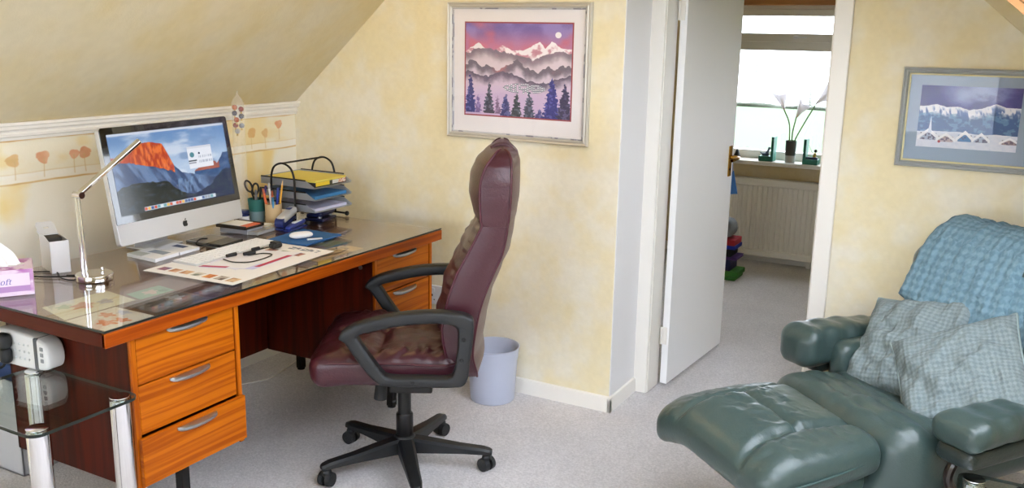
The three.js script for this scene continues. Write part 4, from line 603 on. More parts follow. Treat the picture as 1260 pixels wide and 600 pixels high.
{ // multi socket charger standing on the glass table
  const t = thing('power_adapter', 'white box shaped power adapter with black plug on the glass table', 'adapter', [0.545, 0.5545, 1.805], 0.05);
  const s = shape(spl([[-0.13, 0.0], [-0.05, 0.0], [0.08, 0.002], [0.122, 0.012], [0.132, 0.05], [0.12, 0.085], [0.09, 0.1], [0, 0.108], [-0.09, 0.104], [-0.126, 0.09], [-0.134, 0.05]], 60));
  mesh('case', creased(extr(s, 0.06, 0.008, 3), 0.7).translate(0, 0, -0.03), M(0xdcdcdc, 0.45), t);
  mesh('grey_band', rb(0.07, 0.09, 0.002, 0.1015, -0.0315, 0.0315, 0.006, 3), M(0x55585c, 0.5), t);
  mesh('switches', [0, 1, 2].map((k) => rb(0.1, 0.113, 0.03 + k * 0.018, 0.042 + k * 0.018, 0.029, 0.0325, 0.002)), M(0x8a8c90, 0.4), t);
  mesh('vent_dots', (() => { const g = []; for (let i = 0; i < 5; i++) for (let j = 0; j < 3; j++) g.push(new THREE.SphereGeometry(0.004, 8, 6).translate(-0.03 + i * 0.02, 0.03 + j * 0.022, 0.0295)); return g; })(), M(0xc6c8ca, 0.5), t);
  const pl = mesh('plug', [softBox(0.05, 0.05, 0.04, 0.018, 0.008).translate(-0.036, 0.08, 0.048), softBox(0.036, 0.05, 0.034, 0.015, 0.008).translate(-0.03, 0.036, 0.048)].map(strip), mBlackPlastic, t);
  mesh('flex', tube([[-0.03, 0.02, 0.05], [-0.033, 0.004, 0.06], [-0.04, 0.004, 0.09], [-0.04, 0.004, 0.14], [0.02, 0.004, 0.17]], 0.004, 30, 8), mBlackPlastic, pl);
}
{ // pale bin with papers between desk and wall
  const t = thing('paper_box', 'pale grey upright box with a blue file, between desk end and wall', 'box', [0.09, 0, 1.52]);
  mesh('box', [rb(-0.07, 0.07, 0, 0.008, -0.11, 0.1, 0.002), rb(-0.07, -0.062, 0, 0.35, -0.11, 0.1, 0.002), rb(0.062, 0.07, 0, 0.35, -0.11, 0.1, 0.002), rb(-0.07, 0.07, 0, 0.35, -0.11, -0.102, 0.002), rb(-0.07, 0.07, 0, 0.35, 0.092, 0.1, 0.002)], M(0xc8c8cc, 0.5), t);
  tag(mesh('file', rb(0.04, 0.14, 0.01, 0.40, 1.43, 1.60, 0.003), M(0x1d3c6e, 0.5)), 'dark blue file standing in the pale grey box', 'file');
}

// ------------------------------------------------------------------ office chair (local x: where it faces, z: away from the camera)
{
  const t = thing('office_chair', 'burgundy leather high back office chair on a black five star base', 'chair', [1.252, 0, 0.858], 210 * Math.PI / 180);
  const A = (k) => (119 + 72 * k) * Math.PI / 180;
  const base = mesh('base_hub', [lathe([[0, 0.062], [0.035, 0.062], [0.045, 0.075], [0.046, 0.105], [0.036, 0.125], [0.031, 0.13], [0, 0.13]], 32)], mBlackPlastic, t);
  const inv = (wx, wz) => { const f = [-0.866, 0.5], w = [0.5, 0.866]; return [wx * f[0] + wz * f[1], -(wx * w[0] + wz * w[1])]; };
  for (let k = 0; k < 5; k++) {
    const a = A(k), [dx, dz] = inv(Math.cos(a), Math.sin(a)), px = -dz, pz = dx, rings = [];
    for (const [q, hw, y0, y1] of [[0.02, 0.03, 0.066, 0.122], [0.1, 0.028, 0.068, 0.112], [0.2, 0.024, 0.07, 0.098], [0.29, 0.021, 0.068, 0.09], [0.312, 0.018, 0.066, 0.084], [0.32, 0.012, 0.066, 0.08]]) rings.push([[-hw, y0], [hw, y0], [hw, y1 - 0.008], [hw * 0.65, y1], [-hw * 0.65, y1], [-hw, y1 - 0.008]].map(([s, y]) => V(dx * q + px * s, y, dz * q + pz * s)));
    mesh('spoke', loft(rings, { crease: 0.6 }), mBlackPlastic, t);
    const cx = dx * 0.3, cz = dz * 0.3, ca = k * 1.7 + 0.4, ax = [Math.cos(ca), Math.sin(ca)], c = new THREE.Group(); c.name = 'caster'; t.add(c);
    for (const s of [-1, 1]) mesh('wheel', rod([cx + ax[0] * s * 0.006, 0.0265, cz + ax[1] * s * 0.006], [cx + ax[0] * s * 0.024, 0.0265, cz + ax[1] * s * 0.024], 0.0265, 0.0245, 24), mBlackPlastic, c);
    mesh('fork', [rod([cx, 0.03, cz], [cx, 0.07, cz], 0.008), softBox(0.034, 0.03, 0.034, 0.014, 0.006).translate(cx, 0.05, cz)].map(strip), mBlackPlastic, c);
  }
  mesh('gas_lift', [lathe([[0, 0.12], [0.031, 0.12], [0.031, 0.205], [0.029, 0.21], [0.024, 0.212], [0.024, 0.35], [0, 0.35]], 32)], M(0x0e0e10, 0.35), t);
  mesh('mechanism', [rb(-0.11, 0.12, 0.345, 0.405, -0.09, 0.09, 0.01), rb(-0.24, -0.1, 0.385, 0.41, -0.035, 0.035, 0.006), rb(-0.12, 0.02, 0.4, 0.43, -0.29, 0.29, 0.006)], mBlackSteel, t);
  mesh('tension_knob', rod([0.075, 0.30, -0.09], [0.07, 0.36, -0.09], 0.023, 0.021, 24), mBlackPlastic, t);
  mesh('lift_lever', [rod([0.02, 0.36, -0.05], [0.015, 0.335, -0.2], 0.006), rod([0.02, 0.318, -0.02], [0.02, 0.36, -0.02], 0.012)], mBlackPlastic, t);
  // seat cushion: waterfall front, two rows of pleats
  const seat = softBox(0.49, 0.115, 0.53, 0.046, 0.010, (p) => {
    const u = p.x / 0.245, w = p.z / 0.265, top = sst(0, 0.04, p.y), n = fbm(p.x * 2 + 5, p.z * 2 + 5, 16, 3, 601) - 0.5;
    p.y += top * (0.022 * (1 - u * u) * (1 - w * w) + n * 0.012);
    p.y -= top * 0.02 * Math.exp(-((p.z / 0.018) ** 2)) * (Math.abs(u) < 0.75 ? 1 : 0.3); p.y -= top * 0.018 * Math.exp(-(((p.x - 0.02) / 0.02) ** 2)) * (1 - w ** 4);
    p.y += top * 0.006 * Math.sin(p.x * 120 + n * 10) * Math.exp(-(((Math.abs(w) - 0.78) / 0.14) ** 2)) * (u < 0.6 ? 1 : 0.2);
    p.y -= 0.012 * sst(0.5, 1, u); p.x += 0.008 * Math.sin((p.y + 0.05) * 25) * sst(0.6, 1, u); p.z *= 1 + 0.02 * Math.sin(p.x * 9) ;
  }).translate(0.04, 0.462, 0);
  mesh('seat', uvm(seat, 1), mLeather, t);
  mesh('seat_piping', tube([[0.255, 0.484, -0.257], [0.2, 0.49, -0.2655], [0, 0.492, -0.266], [-0.18, 0.49, -0.262], [-0.2, 0.49, -0.2], [-0.2, 0.49, 0.2], [-0.18, 0.49, 0.262], [0, 0.492, 0.266], [0.2, 0.49, 0.2655], [0.255, 0.484, 0.257], [0.284, 0.478, 0.22], [0.288, 0.478, 0], [0.284, 0.478, -0.22]], 0.004, 120, 6, true), mLeatherPipe, t);
  // backrest and headrest as lofts of [y, front, back, bulge front, bulge back, half width]
  const section = ([y, f0, f1, bf, bb, hw], wr) => {
    const ring = [], N = 18; for (let i = 0; i <= N; i++) { const a = -1 + 2 * i / N; ring.push(V(f0 + bf * (1 - a * a) + (wr ? wr(a, y) : 0), y, a * hw)); }
    ring.push(V(f0 * 0.67 + f1 * 0.33, y, hw * 1.015), V(f0 * 0.33 + f1 * 0.67, y, hw * 1.015)); for (let i = 0; i <= N; i++) { const a = 1 - 2 * i / N; ring.push(V(f1 - bb * (1 - a * a), y, a * hw)); } ring.push(V(f0 * 0.33 + f1 * 0.67, y, -hw * 1.015), V(f0 * 0.67 + f1 * 0.33, y, -hw * 1.015)); return ring;
  };
  const interp = (tab, n) => { const out = []; for (let i = 0; i <= n; i++) { const y = lerp(tab[0][0], tab[tab.length - 1][0], i / n); let k = 0; while (k < tab.length - 2 && tab[k + 1][0] < y) k++; const t2 = (y - tab[k][0]) / (tab[k + 1][0] - tab[k][0]), s = t2 * t2 * (3 - 2 * t2); out.push(tab[k].map((v, j) => j ? lerp(v, tab[k + 1][j], lerp(t2, s, 0.5)) : y)); } return out; };
  const bk = [[0.425, -0.215, -0.258, 0.004, 0.005, 0.19], [0.435, -0.198, -0.264, 0.01, 0.015, 0.218], [0.46, -0.185, -0.262, 0.02, 0.025, 0.235], [0.51, -0.165, -0.25, 0.025, 0.03, 0.242], [0.6, -0.15, -0.258, 0.03, 0.035, 0.245], [0.69, -0.164, -0.276, 0.03, 0.035, 0.245], [0.79, -0.197, -0.312, 0.028, 0.035, 0.242], [0.85, -0.228, -0.338, 0.024, 0.035, 0.238], [0.92, -0.262, -0.354, 0.02, 0.03, 0.234], [0.948, -0.274, -0.357, 0.016, 0.03, 0.232]];
  const tuft = (a, y) => { const rows = Math.sin((y - 0.46) * Math.PI / 0.062), e = Math.exp(-(((Math.abs(a) - 0.72) / 0.18) ** 2)); return 0.008 * rows * (0.5 + 0.5 * Math.cos(a * Math.PI * 3)) * (1 - a * a) + 0.005 * Math.sin(y * 210 + a * 5) * e; };
  mesh('backrest', uvm(loft(interp(bk, 70).map((s) => section(s, tuft)), { crease: 0.75 })), mLeather, t);
  const hd = [[0.948, -0.276, -0.357, 0.01, 0.03, 0.231], [0.965, -0.272, -0.36, 0.03, 0.032, 0.232], [1.03, -0.268, -0.365, 0.042, 0.035, 0.231], [1.09, -0.27, -0.366, 0.04, 0.035, 0.227], [1.135, -0.284, -0.366, 0.036, 0.034, 0.218], [1.165, -0.305, -0.364, 0.028, 0.028, 0.2], [1.183, -0.322, -0.356, 0.016, 0.016, 0.178], [1.188, -0.332, -0.345, 0.006, 0.006, 0.16]];
  mesh('headrest', uvm(loft(interp(hd, 40).map((s) => section(s)), { crease: 0.75 })), mLeather, t);
  for (const s of [-1, 1]) {
    mesh('piping', tube(bk.slice(1).concat(hd.slice(1)).map(([y, f0, , , , hw]) => [f0 + 0.001, y, s * hw]), 0.0042, 90, 6), mLeatherPipe, t);
    mesh('piping', tube(bk.slice(1).concat(hd.slice(1)).map(([y, , f1, , , hw]) => [f1 - 0.001, y, s * hw]), 0.0038, 90, 6), mLeatherPipe, t);
  }
  mesh('top_strap', tube([[-0.3, 1.178, -0.05], [-0.325, 1.19, -0.05], [-0.355, 1.188, -0.05], [-0.375, 1.17, -0.05]], 0.008, 16, 8), mLeather, t);
  for (const s of [-1, 1]) {
    const outer = spl([[0.176, 0.596], [0.17, 0.612], [0.137, 0.637], [0.064, 0.662], [-0.039, 0.683], [-0.142, 0.689], [-0.225, 0.68], [-0.25, 0.665], [-0.254, 0.62], [-0.245, 0.54], [-0.236, 0.465], [-0.222, 0.442], [-0.19, 0.436], [-0.08, 0.435], [0.02, 0.437], [0.05, 0.444], [0.078, 0.47], [0.13, 0.54], [0.158, 0.582]], 120).map((p) => new THREE.Vector2(...p));
    const sh2 = new THREE.Shape(outer); sh2.holes.push(new THREE.Path(spl([[0.112, 0.592], [0.118, 0.603], [0.06, 0.622], [-0.04, 0.643], [-0.13, 0.65], [-0.185, 0.645], [-0.2, 0.635], [-0.204, 0.6], [-0.198, 0.53], [-0.19, 0.485], [-0.178, 0.47], [-0.09, 0.468], [0.005, 0.468], [0.03, 0.474], [0.055, 0.505]], 100).map((p) => new THREE.Vector2(...p))));
    const arm = mesh('armrest', creased(extr(sh2, 0.05, 0.009, 3), 0.7).translate(0, 0, s * 0.306 - 0.025), mBlackPlastic, t);
    mesh('bolt', [[-0.223, 0.6], [-0.216, 0.53], [-0.06, 0.452]].map(([x, y]) => rod([x, y, s * 0.331 - 0.0005], [x, y, s * 0.331 + s * 0.003], 0.0075, 0.006, 14)), mBlackSteel, arm);
  }
}
{ // waste bin
  const t = thing('waste_bin', 'round pale lilac waste bin by the wall behind the chair', 'bin', [1.195, 0, 0.125]);
  mesh('bin', lathe([[0, 0], [0.092, 0], [0.096, 0.004], [0.107, 0.185], [0.109, 0.188], [0.112, 0.236], [0.115, 0.238], [0.115, 0.242], [0.109, 0.241], [0.105, 0.19], [0.091, 0.008], [0, 0.008]], 48), M(0xb9bfd2, 0.45, { side: THREE.DoubleSide }), t);
}

// ------------------------------------------------------------------ recliner (local z: where it faces, x: toward the near arm)
const RY = -34 * Math.PI / 180;
const fold = (x, z, s, a) => Math.sin((x * Math.cos(a) + z * Math.sin(a)) * s + 5 * fbm(x + 3, z + 3, 8, 2, 611));
{
  const t = thing('recliner', 'dark green leather recliner armchair under the village picture', 'armchair', [2.87, 0, 0.36], RY);
  const sc = softBox(0.60, 0.22, 0.64, 0.09, 0.0085, (p) => {
    const u = p.x / 0.3, w = p.z / 0.32, top = sst(-0.02, 0.08, p.y), fr = sst(0.35, 1, w);
    p.y += top * (0.012 * (1 - u * u) - 0.036 * Math.exp(-(((w + 0.2) / 0.5) ** 2)) * (1 - u * u)) + 0.024 * top * sst(0.1, 0.75, w) * (1 - sst(0.8, 1, w));
    p.y -= top * 0.007 * Math.exp(-(((p.x + 0.0) / 0.012) ** 2)) * 0.4; for (const c of [0.09, 0.16, 0.225]) p.y -= top * 0.009 * Math.exp(-(((p.z - c - 0.05 * u) / 0.009) ** 2)) * (1 - u ** 6);
    p.z += 0.04 * fr * (1 - u * u); p.y -= fr * 0.11 * (1 - top); p.y += top * 0.003 * fold(p.x, p.z, 50, 0.5) * sst(-0.4, 0.6, w); p.z += 0.004 * fold(p.x, p.y, 40, 1.2) * fr;
  }).translate(0, 0.355, 0.025);
  mesh('seat_cushion', uvm(sc), mGreen, t);
  mesh('seat_piping', tube([[-0.29, 0.43, 0.18], [-0.2, 0.446, -0.02], [-0.05, 0.424, -0.1], [0.1, 0.424, -0.08], [0.22, 0.444, 0.04], [0.29, 0.43, 0.2]], 0.004, 50, 6), mGreenPipe, t);
  const bc = softBox(0.62, 0.56, 0.15, 0.075, 0.016, (p) => { const v = (p.y + 0.28) / 0.56, fr = p.z > 0 ? 1 : 0; p.x *= 1 - 0.10 * v * v; p.z += fr * (0.02 * Math.sin(v * Math.PI * 2.5) + 0.004 * fold(p.x, p.y, 36, 1.3)); p.y += 0.015 * (1 - (p.x / 0.31) ** 2) * v; }).rotateX(-0.26).translate(0, 0.60, -0.285);
  mesh('back_cushion', uvm(bc), mGreen, t);
  mesh('back_shell', uvm(softBox(0.56, 0.54, 0.05, 0.024, 0.02).rotateX(-0.26).translate(0, 0.565, -0.385)), mDarkWood, t);
  for (const s of [-1, 1]) {
    const far = s < 0, L = far ? 0.46 : 0.5, hgt = far ? 0.145 : 0.085, r0 = far ? 0.048 : 0.036;
    const ar = softBox(0.145, hgt, L, r0, 0.009, (p) => { const w = p.z / (L / 2); p.y += 0.014 * w - 0.014 * w * w; p.x *= 1 + 0.1 * sst(0.2, 0.9, w); const q = 0.0038 * fold(p.y * 0.5, p.z, 70, 1.4) * (p.y > 0 ? 1 : 0.7) + 0.004 * (fbm(p.x * 2 + 4, p.z * 2 + 4, 20, 3, 691) - 0.5); p.y += q; p.x += q * 0.8; }).translate(s * 0.365, far ? 0.518 : 0.518, far ? -0.065 : 0.03);
    mesh('armrest', uvm(ar), mGreen, t);
    mesh('arm_band', uvm(softBox(far ? 0.08 : 0.125, far ? 0.06 : 0.06, far ? 0.3 : 0.475, 0.026, 0.012).translate(s * 0.365, far ? 0.445 : 0.452, far ? -0.08 : 0.03)), P(0x26302f, 0.3, { bumpMap: grain, bumpScale: 0.001 }), t);
    mesh('side_frame', creased(tube([[s * 0.35, 0.44, far ? 0.02 : 0.22], [s * 0.35, 0.38, far ? 0.06 : 0.25], [s * 0.345, 0.32, far ? 0.06 : 0.2], [s * 0.33, 0.25, 0.0], [s * 0.32, 0.23, -0.1], [s * 0.34, 0.32, -0.24], [s * 0.35, 0.46, -0.2]], 0.014, 60, 10)), mDarkWood, t);
    mesh('wing_cushion', uvm(softBox(0.09, 0.16, 0.3, 0.042, 0.014).translate(s * 0.275, 0.47, -0.1)), mGreen, t);
  }
  mesh('base_ring', creased(new THREE.TorusGeometry(0.27, 0.022, 12, 60).scale(1, 1, 0.8).rotateX(Math.PI / 2).translate(0, 0.0178, -0.02)), mDarkWood, t);
  mesh('swivel', [rod([0, 0.03, -0.02], [0, 0.24, -0.02], 0.035, 0.035, 24), rb(-0.29, 0.29, 0.02, 0.045, -0.05, 0.01, 0.006), rb(-0.33, 0.33, 0.215, 0.24, -0.06, 0.06, 0.006)], mDarkWood, t);
}
{
  const t = thing('footstool', 'dark green leather footstool in front of the recliner', 'footstool', [2.525, 0, 0.825], RY);
  const oc = softBox(0.52, 0.115, 0.44, 0.05, 0.0085, (p) => {
    const u = p.x / 0.26, w = p.z / 0.22, top = sst(0, 0.06, p.y), n = fbm(p.x * 2 + 4, p.z * 2 + 4, 24, 3, 621) - 0.5;
    p.y += top * 0.022 * (1 - u * u) * (1 - w * w);
    const g = (d, s, k) => k * Math.exp(-((d / s) ** 2)); p.y -= top * (g(p.x + 0.13 + 0.015 * w * w, 0.013, 0.017) + g(p.x - 0.125 - 0.015 * w * w, 0.013, 0.014)); if (Math.abs(p.x) < 0.14) p.y -= top * g(p.z + 0.01, 0.011, 0.016) * sst(0.145, 0.12, Math.abs(p.x));
    p.y += top * 0.0035 * Math.sin(p.x * 70 + n * 7 + p.z * 22 * Math.sign(p.z + 0.01)) * Math.exp(-(((Math.abs(p.z + 0.01) - 0.05) / 0.06) ** 2)) * sst(0.17, 0.1, Math.abs(p.x)); p.y += top * 0.0035 * Math.sin(p.z * 62 + n * 7) * g(Math.abs(p.x) - 0.18, 0.035, 1); p.y += n * 0.004;
    p.y -= 0.05 * sst(0.35, 1, -u) + 0.024 * sst(0.5, 1, w) + 0.03 * u; p.y += 0.01 * sst(0.4, 1, u); p.x += 0.02 * (1 - w * w) * Math.sign(u) * sst(0.6, 1, Math.abs(u));
  }).translate(0, 0.427, 0);
  mesh('cushion', uvm(oc), mGreen, t);
  mesh('under_cushion', uvm(softBox(0.30, 0.07, 0.32, 0.03, 0.02).rotateZ(-0.06).translate(0.09, 0.338, -0.02)), mGreenPipe, t);
  mesh('piping', tube([[0.262, 0.415, -0.18], [0.282, 0.41, 0], [0.262, 0.395, 0.18], [0.2, 0.39, 0.215]], 0.004, 30, 6), mGreenPipe, t);
  mesh('frame', [rb(-0.04, 0.2, 0.272, 0.305, -0.13, 0.1, 0.008), rod([0, 0.04, 0], [0, 0.28, 0], 0.03, 0.03, 20)], mDarkWood, t);
  mesh('base_ring', creased(new THREE.TorusGeometry(0.17, 0.02, 12, 48).scale(1, 1, 0.8).rotateX(Math.PI / 2).translate(0, 0.0162, 0)), mDarkWood, t); mesh('base_bar', rb(-0.18, 0.18, 0.018, 0.045, -0.025, 0.025, 0.006), mDarkWood, t);
}
// scatter cushions
const weave = (a, b, f) => tex(512, 512, (u, v) => { const x = u * f, y = v * f, k = (Math.sin(x * Math.PI * 2 + y * Math.PI * 2) * Math.sin(x * Math.PI * 2 - y * Math.PI * 2)); const n = fbm(u, v, 60, 3, 631); return mix3(a, b, clamp(sst(-0.5, 0.5, k) * 0.65 + (n - 0.5) * 0.9 + 0.15)); });
const fabTex = weave([112, 126, 129], [138, 150, 152], 13), fabBump = tex(512, 512, (u, v) => { const k = Math.sin(u * 20 * Math.PI + v * 20 * Math.PI) * Math.sin(u * 20 * Math.PI - v * 20 * Math.PI); return 128 + 70 * k + 60 * (fbm(u, v, 100, 2, 641) - 0.5); }, { srgb: false });
function pillow(name, label, s, th, sd, place) {
  const N = 44, mk = (side) => { const g = new THREE.PlaneGeometry(2, 2, N, N), p = g.attributes.position; for (let i = 0; i < p.count; i++) { const u = p.getX(i), v = p.getY(i), e = Math.pow(Math.max(0, (1 - u ** 4) * (1 - v ** 4)), 0.55), pin = 1 - 0.07 * (1 - v * v) * Math.abs(u) ** 3, pin2 = 1 - 0.07 * (1 - u * u) * Math.abs(v) ** 3; const wr = (fbm(u * 0.25 + 2, v * 0.25 + 2, 16, 3, sd) - 0.5) * 0.05 * e + 0.012 * e * Math.sin((u * 0.8 + v * 0.6) * 9 + sd) * sst(0.2, 0.9, Math.abs(u)) ; p.setXYZ(i, u * s * pin, v * s * pin2, side * (th * e * (0.8 + 0.2 * Math.cos(u * 2)) + 0.001) + wr); } if (side < 0) { const ix = g.index; for (let i = 0; i < ix.count; i += 3) { const a = ix.getX(i); ix.setX(i, ix.getX(i + 1)); ix.setX(i + 1, a); } } g.computeVertexNormals(); return strip(g); };
  const t = thing(name, label, 'cushion', place.pos, 0, place.group); t.rotation.copy(place.rot);
  mesh('cover', merge([mk(1), mk(-1)]), M(0xffffff, 0.95, { map: fabTex, bumpMap: fabBump, bumpScale: 0.003, side: THREE.DoubleSide }), t);
  const edge = []; for (let i = 0; i < 80; i++) { const a = i / 80 * 4, k = Math.floor(a), q = -1 + 2 * (a - k), [u, v] = [[q, -1], [1, q], [-q, 1], [-1, -q]][k]; edge.push([u * s * (1 - 0.07 * (1 - v * v) * Math.abs(u) ** 3), v * s * (1 - 0.07 * (1 - u * u) * Math.abs(v) ** 3), 0]); } mesh('seam', tube(edge, 0.004, 160, 6, true), M(0x8b9b9b, 0.95), t);
}
const rl = (x, y, z) => { const c = Math.cos(RY), s = Math.sin(RY); return [2.87 + x * c + z * s, y, 0.36 - x * s + z * c]; };
const eul = (tilt, roll, turn) => new THREE.Euler().setFromQuaternion(new THREE.Quaternion().setFromAxisAngle(V(0, 1, 0), RY + turn).multiply(new THREE.Quaternion().setFromAxisAngle(V(1, 0, 0), tilt)).multiply(new THREE.Quaternion().setFromAxisAngle(V(0, 0, 1), roll)));
pillow('scatter_cushion', 'grey patterned scatter cushion against the far arm, behind the other cushion', 0.19, 0.065, 651, { pos: rl(-0.10, 0.565, -0.085), rot: eul(-0.72, 0.28, -0.1), group: 'grey cushions on the recliner' });
pillow('scatter_cushion', 'grey patterned scatter cushion in front, nearest the camera', 0.19, 0.065, 657, { pos: rl(0.155, 0.56, -0.02), rot: eul(-0.8, 0.62, 0.12), group: 'grey cushions on the recliner' });
{ // folded throw over the back
  const t = thing('throw_blanket', 'fluffy pale blue throw folded over the back of the recliner', 'blanket', [2.87, 0, 0.36], RY);
  const bt = weave([98, 128, 143], [122, 152, 167], 9), bb = fabBump.clone(); bt.repeat.set(1, 1);
  const path = new THREE.CatmullRomCurve3([[0.53, -0.43], [0.68, -0.467], [0.80, -0.495], [0.875, -0.49], [0.908, -0.44], [0.895, -0.365], [0.84, -0.305], [0.76, -0.26], [0.67, -0.22], [0.60, -0.185], [0.5, -0.13]].map(([y, z]) => V(0, y, z)), false, 'centripetal');
  const sheet = (x0, x1, q0, qa, qb, off, th, sd) => { // qa, qb: where the hanging end stops at x0 and x1
    const N = 46, K = 60, rings = []; for (let i = 0; i <= N; i++) { const a = i / N, x = lerp(x0, x1, a), q1 = lerp(qa, qb, a), top = [], bot = []; for (let j = 0; j <= K; j++) { const q = lerp(q0, q1, j / K), p = path.getPointAt(clamp(q, 0, 1)), tg = path.getTangentAt(clamp(q, 0, 1)), n = V(0, -tg.z, tg.y).multiplyScalar(-1), f = (fbm(a * 0.5 + 1, q * 0.5 + 1, 40, 3, sd) - 0.5) * 0.014 + 0.0045 * Math.sin((x * 60 + q * 66)) * Math.sin((x * 60 - q * 66)), rnd2 = Math.min(1, Math.min(i, N - i) / 2.5, (K - j) / 2.5 + 0.2), xx = x * (1 - 0.06 * sst(0.45, 0.2, Math.abs(q - 0.42))); top.push(V(xx, p.y, p.z).addScaledVector(n, off + th * rnd2 + f)); bot.push(V(xx, p.y, p.z).addScaledVector(n, off - 0.001)); } rings.push(top.concat(bot.reverse())); } const g = strip(loft(rings, { crease: 1.0 })); return uvm(g, 2.2); };
  const bm = M(0xffffff, 1, { map: bt, bumpMap: fabBump, bumpScale: 0.004, side: THREE.DoubleSide });
  mesh('under_fold', sheet(-0.215, 0.2, 0.05, 0.83, 0.98, 0.012, 0.012, 661), bm, t);
  mesh('middle_fold', sheet(-0.225, 0.2, 0.06, 0.81, 0.96, 0.026, 0.012, 667), bm, t);
  mesh('top_fold', sheet(-0.25, 0.15, 0.08, 0.78, 0.93, 0.040, 0.016, 673), bm, t);
}
glassTable('glass table with chrome tube legs beside the near arm of the recliner', [3.085, 3.5, 0.80, 1.12], 0.405);

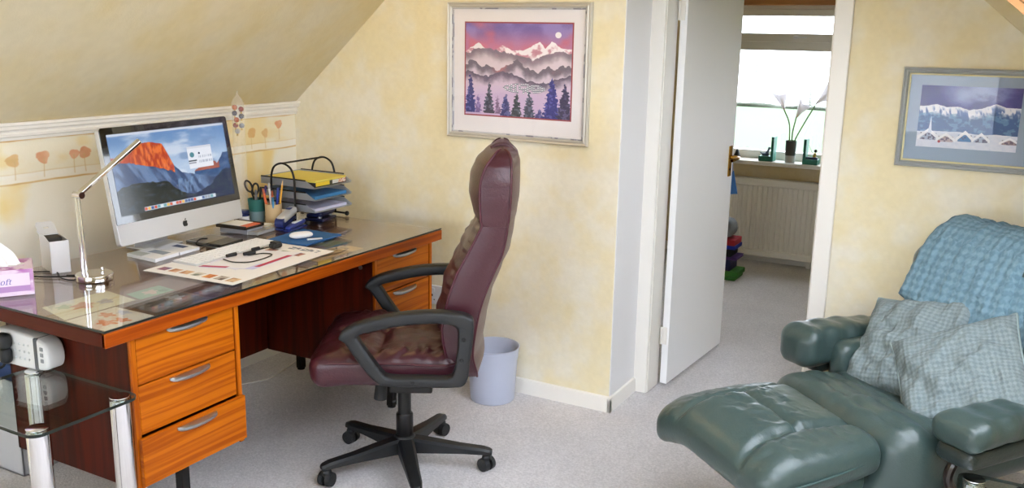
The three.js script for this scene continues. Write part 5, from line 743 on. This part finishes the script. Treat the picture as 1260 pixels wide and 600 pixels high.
// ------------------------------------------------------------------ things in the far room
{ // vase of lilies on the sill
  const SY = 0.7284, t = thing('vase', 'grey and white cylinder vase on the far window sill', 'vase', [1.70, SY, -3.035]);
  const upper = lathe([[0.034, 0.05], [0.037, 0.15], [0.034, 0.15], [0.031, 0.05]], 32), low = lathe([[0, 0], [0.032, 0], [0.034, 0.05], [0.031, 0.05], [0, 0.006]], 32);
  mesh('upper_body', upper, M(0x54504e, 0.6, { side: THREE.DoubleSide }), t); mesh('lower_body', low, M(0xb6b2ae, 0.6, { side: THREE.DoubleSide }), t);
  const lily = (label, base, mid, tip, facing, r) => {
    const l = thing('calla_lily', label, 'flower', [1.70, SY + 0.01, -3.035], 0, 'lilies in the sill vase');
    mesh('stem', tube([[0, 0, 0], base, mid, tip], 0.0045, 40, 8), M(0x7ba25a, 0.6), l);
    const rings = [], ax = V(...facing).normalize(), s1 = V(0, 0, 1).cross(ax).normalize(), s2 = ax.clone().cross(s1); for (let k = 0; k <= 12; k++) { const q = k / 12, w = 0.007 + 1.25 * r * Math.pow(q, 1.3), ring = []; for (let j = 0; j < 24; j++) { const a = j / 24 * Math.PI * 2, lip = q * q * 0.045 * Math.max(0, Math.cos(a)); ring.push(V(...tip).addScaledVector(ax, q * 0.105 + lip).addScaledVector(s1, Math.cos(a) * w * (1 + 0.35 * q)).addScaledVector(s2, Math.sin(a) * w)); } rings.push(ring); }
    const sp = mesh('spathe', loft(rings, { caps: false, crease: 1.2 }), P(0xeeeaee, 0.6, { side: THREE.DoubleSide, transmission: 0.35, thickness: 0 }), l); mesh('spadix', rod(V(...tip).toArray(), V(...tip).addScaledVector(ax, 0.075).toArray(), 0.006, 0.004, 10), M(0xd8c070, 0.7), sp);
  };
  lily('white lily arching to the left in the sill vase', [-0.012, 0.13, 0], [-0.025, 0.26, 0], [-0.065, 0.345, 0], [-0.35, 1, 0], 0.03);
  lily('shortest white lily in the middle of the sill vase', [0.005, 0.13, 0.01], [0.006, 0.2, 0.01], [0.022, 0.30, 0.01], [0.45, 1, 0], 0.026);
  lily('tallest white lily leaning right in the sill vase', [0.02, 0.13, 0.005], [0.08, 0.27, 0.005], [0.145, 0.40, 0.005], [0.75, 0.7, 0], 0.034);
  const gm = M(0x2b7a68, 0.5), be = (x, s, label) => { const b = thing('bookend', label, 'bookend', [x, SY, -3.035], 0, 'bookends on the sill'); mesh('base', rb(-0.05, 0.05, 0, 0.035, -0.045, 0.045, 0.004), gm, b); mesh('upright', rb(s * 0.04 - 0.009, s * 0.04 + 0.009, 0.03, 0.17, -0.045, 0.045, 0.003), gm, b); return b; };
  const b1 = be(1.545, 1, 'green bookend with a grey seal figure, left of the vase'); mesh('figure', [softBox(0.05, 0.02, 0.03, 0.01, 0.005).translate(-0.01, 0.045, 0.01), rod([-0.005, 0.045, 0.01], [0.012, 0.085, 0.01], 0.012, 0.007, 12), new THREE.SphereGeometry(0.01, 12, 8).translate(0.013, 0.088, 0.01), rod([-0.03, 0.045, 0.01], [-0.045, 0.058, 0.02], 0.007, 0.003, 8)].map(strip), M(0x6d7a90, 0.6), b1);
  const b2 = be(1.842, -1, 'green bookend with a small fisherman figure, right of the vase'); mesh('figure', [rod([0.02, 0.045, 0.01], [0.024, 0.078, 0.01], 0.012, 0.009, 12), rod([0.018, 0.045, 0.012], [-0.01, 0.042, 0.02], 0.007, 0.005, 8)].map(strip), M(0xb89a30, 0.6), b2); mesh('head', new THREE.SphereGeometry(0.011, 12, 8).translate(0.027, 0.092, 0.01), M(0x5a4a48, 0.7), b2); mesh('boat', softBox(0.08, 0.016, 0.03, 0.008, 0.005).translate(0.005, 0.042, 0.012), M(0x2b3350, 0.6), b2); mesh('fishing_rod', rod([0.015, 0.06, 0.012], [-0.02, 0.13, 0.012], 0.0018, 0.001, 6), M(0x4a4038, 0.7), b2);
  tag(mesh('sill_ornament', lathe([[0, 0], [0.02, 0], [0.024, 0.02], [0.014, 0.045], [0.01, 0.06], [0, 0.066]], 20).translate(1.335, SY, -3.03), M(0x1c1e22, 0.5)), 'small black ornament on the sill beside the door edge', 'ornament');
  // soft stack on the floor behind the door
  const st = (name, label, geo, col, cat) => tag(mesh(name, geo, M(col, 0.8)), label, cat, 'stack on the floor behind the door');
  st('folder', 'green folder at the bottom of the stack behind the door', rb(1.30, 1.545, 0, 0.022, -2.62, -2.42, 0.004), 0x3e7a34, 'folder');
  st('folder', 'second green folder near the bottom of the stack', rb(1.30, 1.555, 0.0225, 0.055, -2.63, -2.44, 0.006), 0x46863a, 'folder');
  st('book', 'dark navy book on the green folders behind the door', rb(1.30, 1.50, 0.0555, 0.13, -2.62, -2.45, 0.004), 0x1a1f4a, 'book');
  st('book', 'violet thin book sticking out of the stack', rb(1.30, 1.54, 0.1305, 0.15, -2.62, -2.45, 0.003), 0x4a2a6a, 'book');
  st('book', 'black book in the middle of the stack', rb(1.30, 1.50, 0.1505, 0.20, -2.62, -2.45, 0.004), 0x15161c, 'book');
  st('book', 'bright blue book under the red one', rb(1.30, 1.525, 0.2005, 0.225, -2.62, -2.45, 0.003), 0x2036a0, 'book');
  st('book', 'red book near the top of the stack behind the door', rb(1.30, 1.52, 0.2255, 0.265, -2.62, -2.45, 0.004), 0xa02030, 'book');
  st('soft_bag', 'grey rounded bag on top of the book stack', uvm(softBox(0.2, 0.13, 0.17, 0.06, 0.016).translate(1.4, 0.331, -2.535)), 0x74787c, 'bag');
}
{ // blue tag hanging from the far handle
  const t = thing('hanging_pennant', 'small dark blue cloth pennant hanging from the door handle', 'pennant', [1.83, 0.80, -1.0]);
  t.position.set(1.842, 0.79, -1.115);
  mesh('cloth', extr(shape([[-0.03, 0], [0.03, 0.004], [0.004, 0.12], [-0.002, 0.12]]), 0.008, 0.002).rotateY(0.5), M(0x1c4a78, 0.8), t); mesh('loop', tube([[0, 0.118, 0.004], [0.0, 0.15, 0.01], [-0.004, 0.185, 0.02]], 0.002, 16, 6), M(0x1c4a78, 0.8), t);
}
renderer.render(scene, camera);
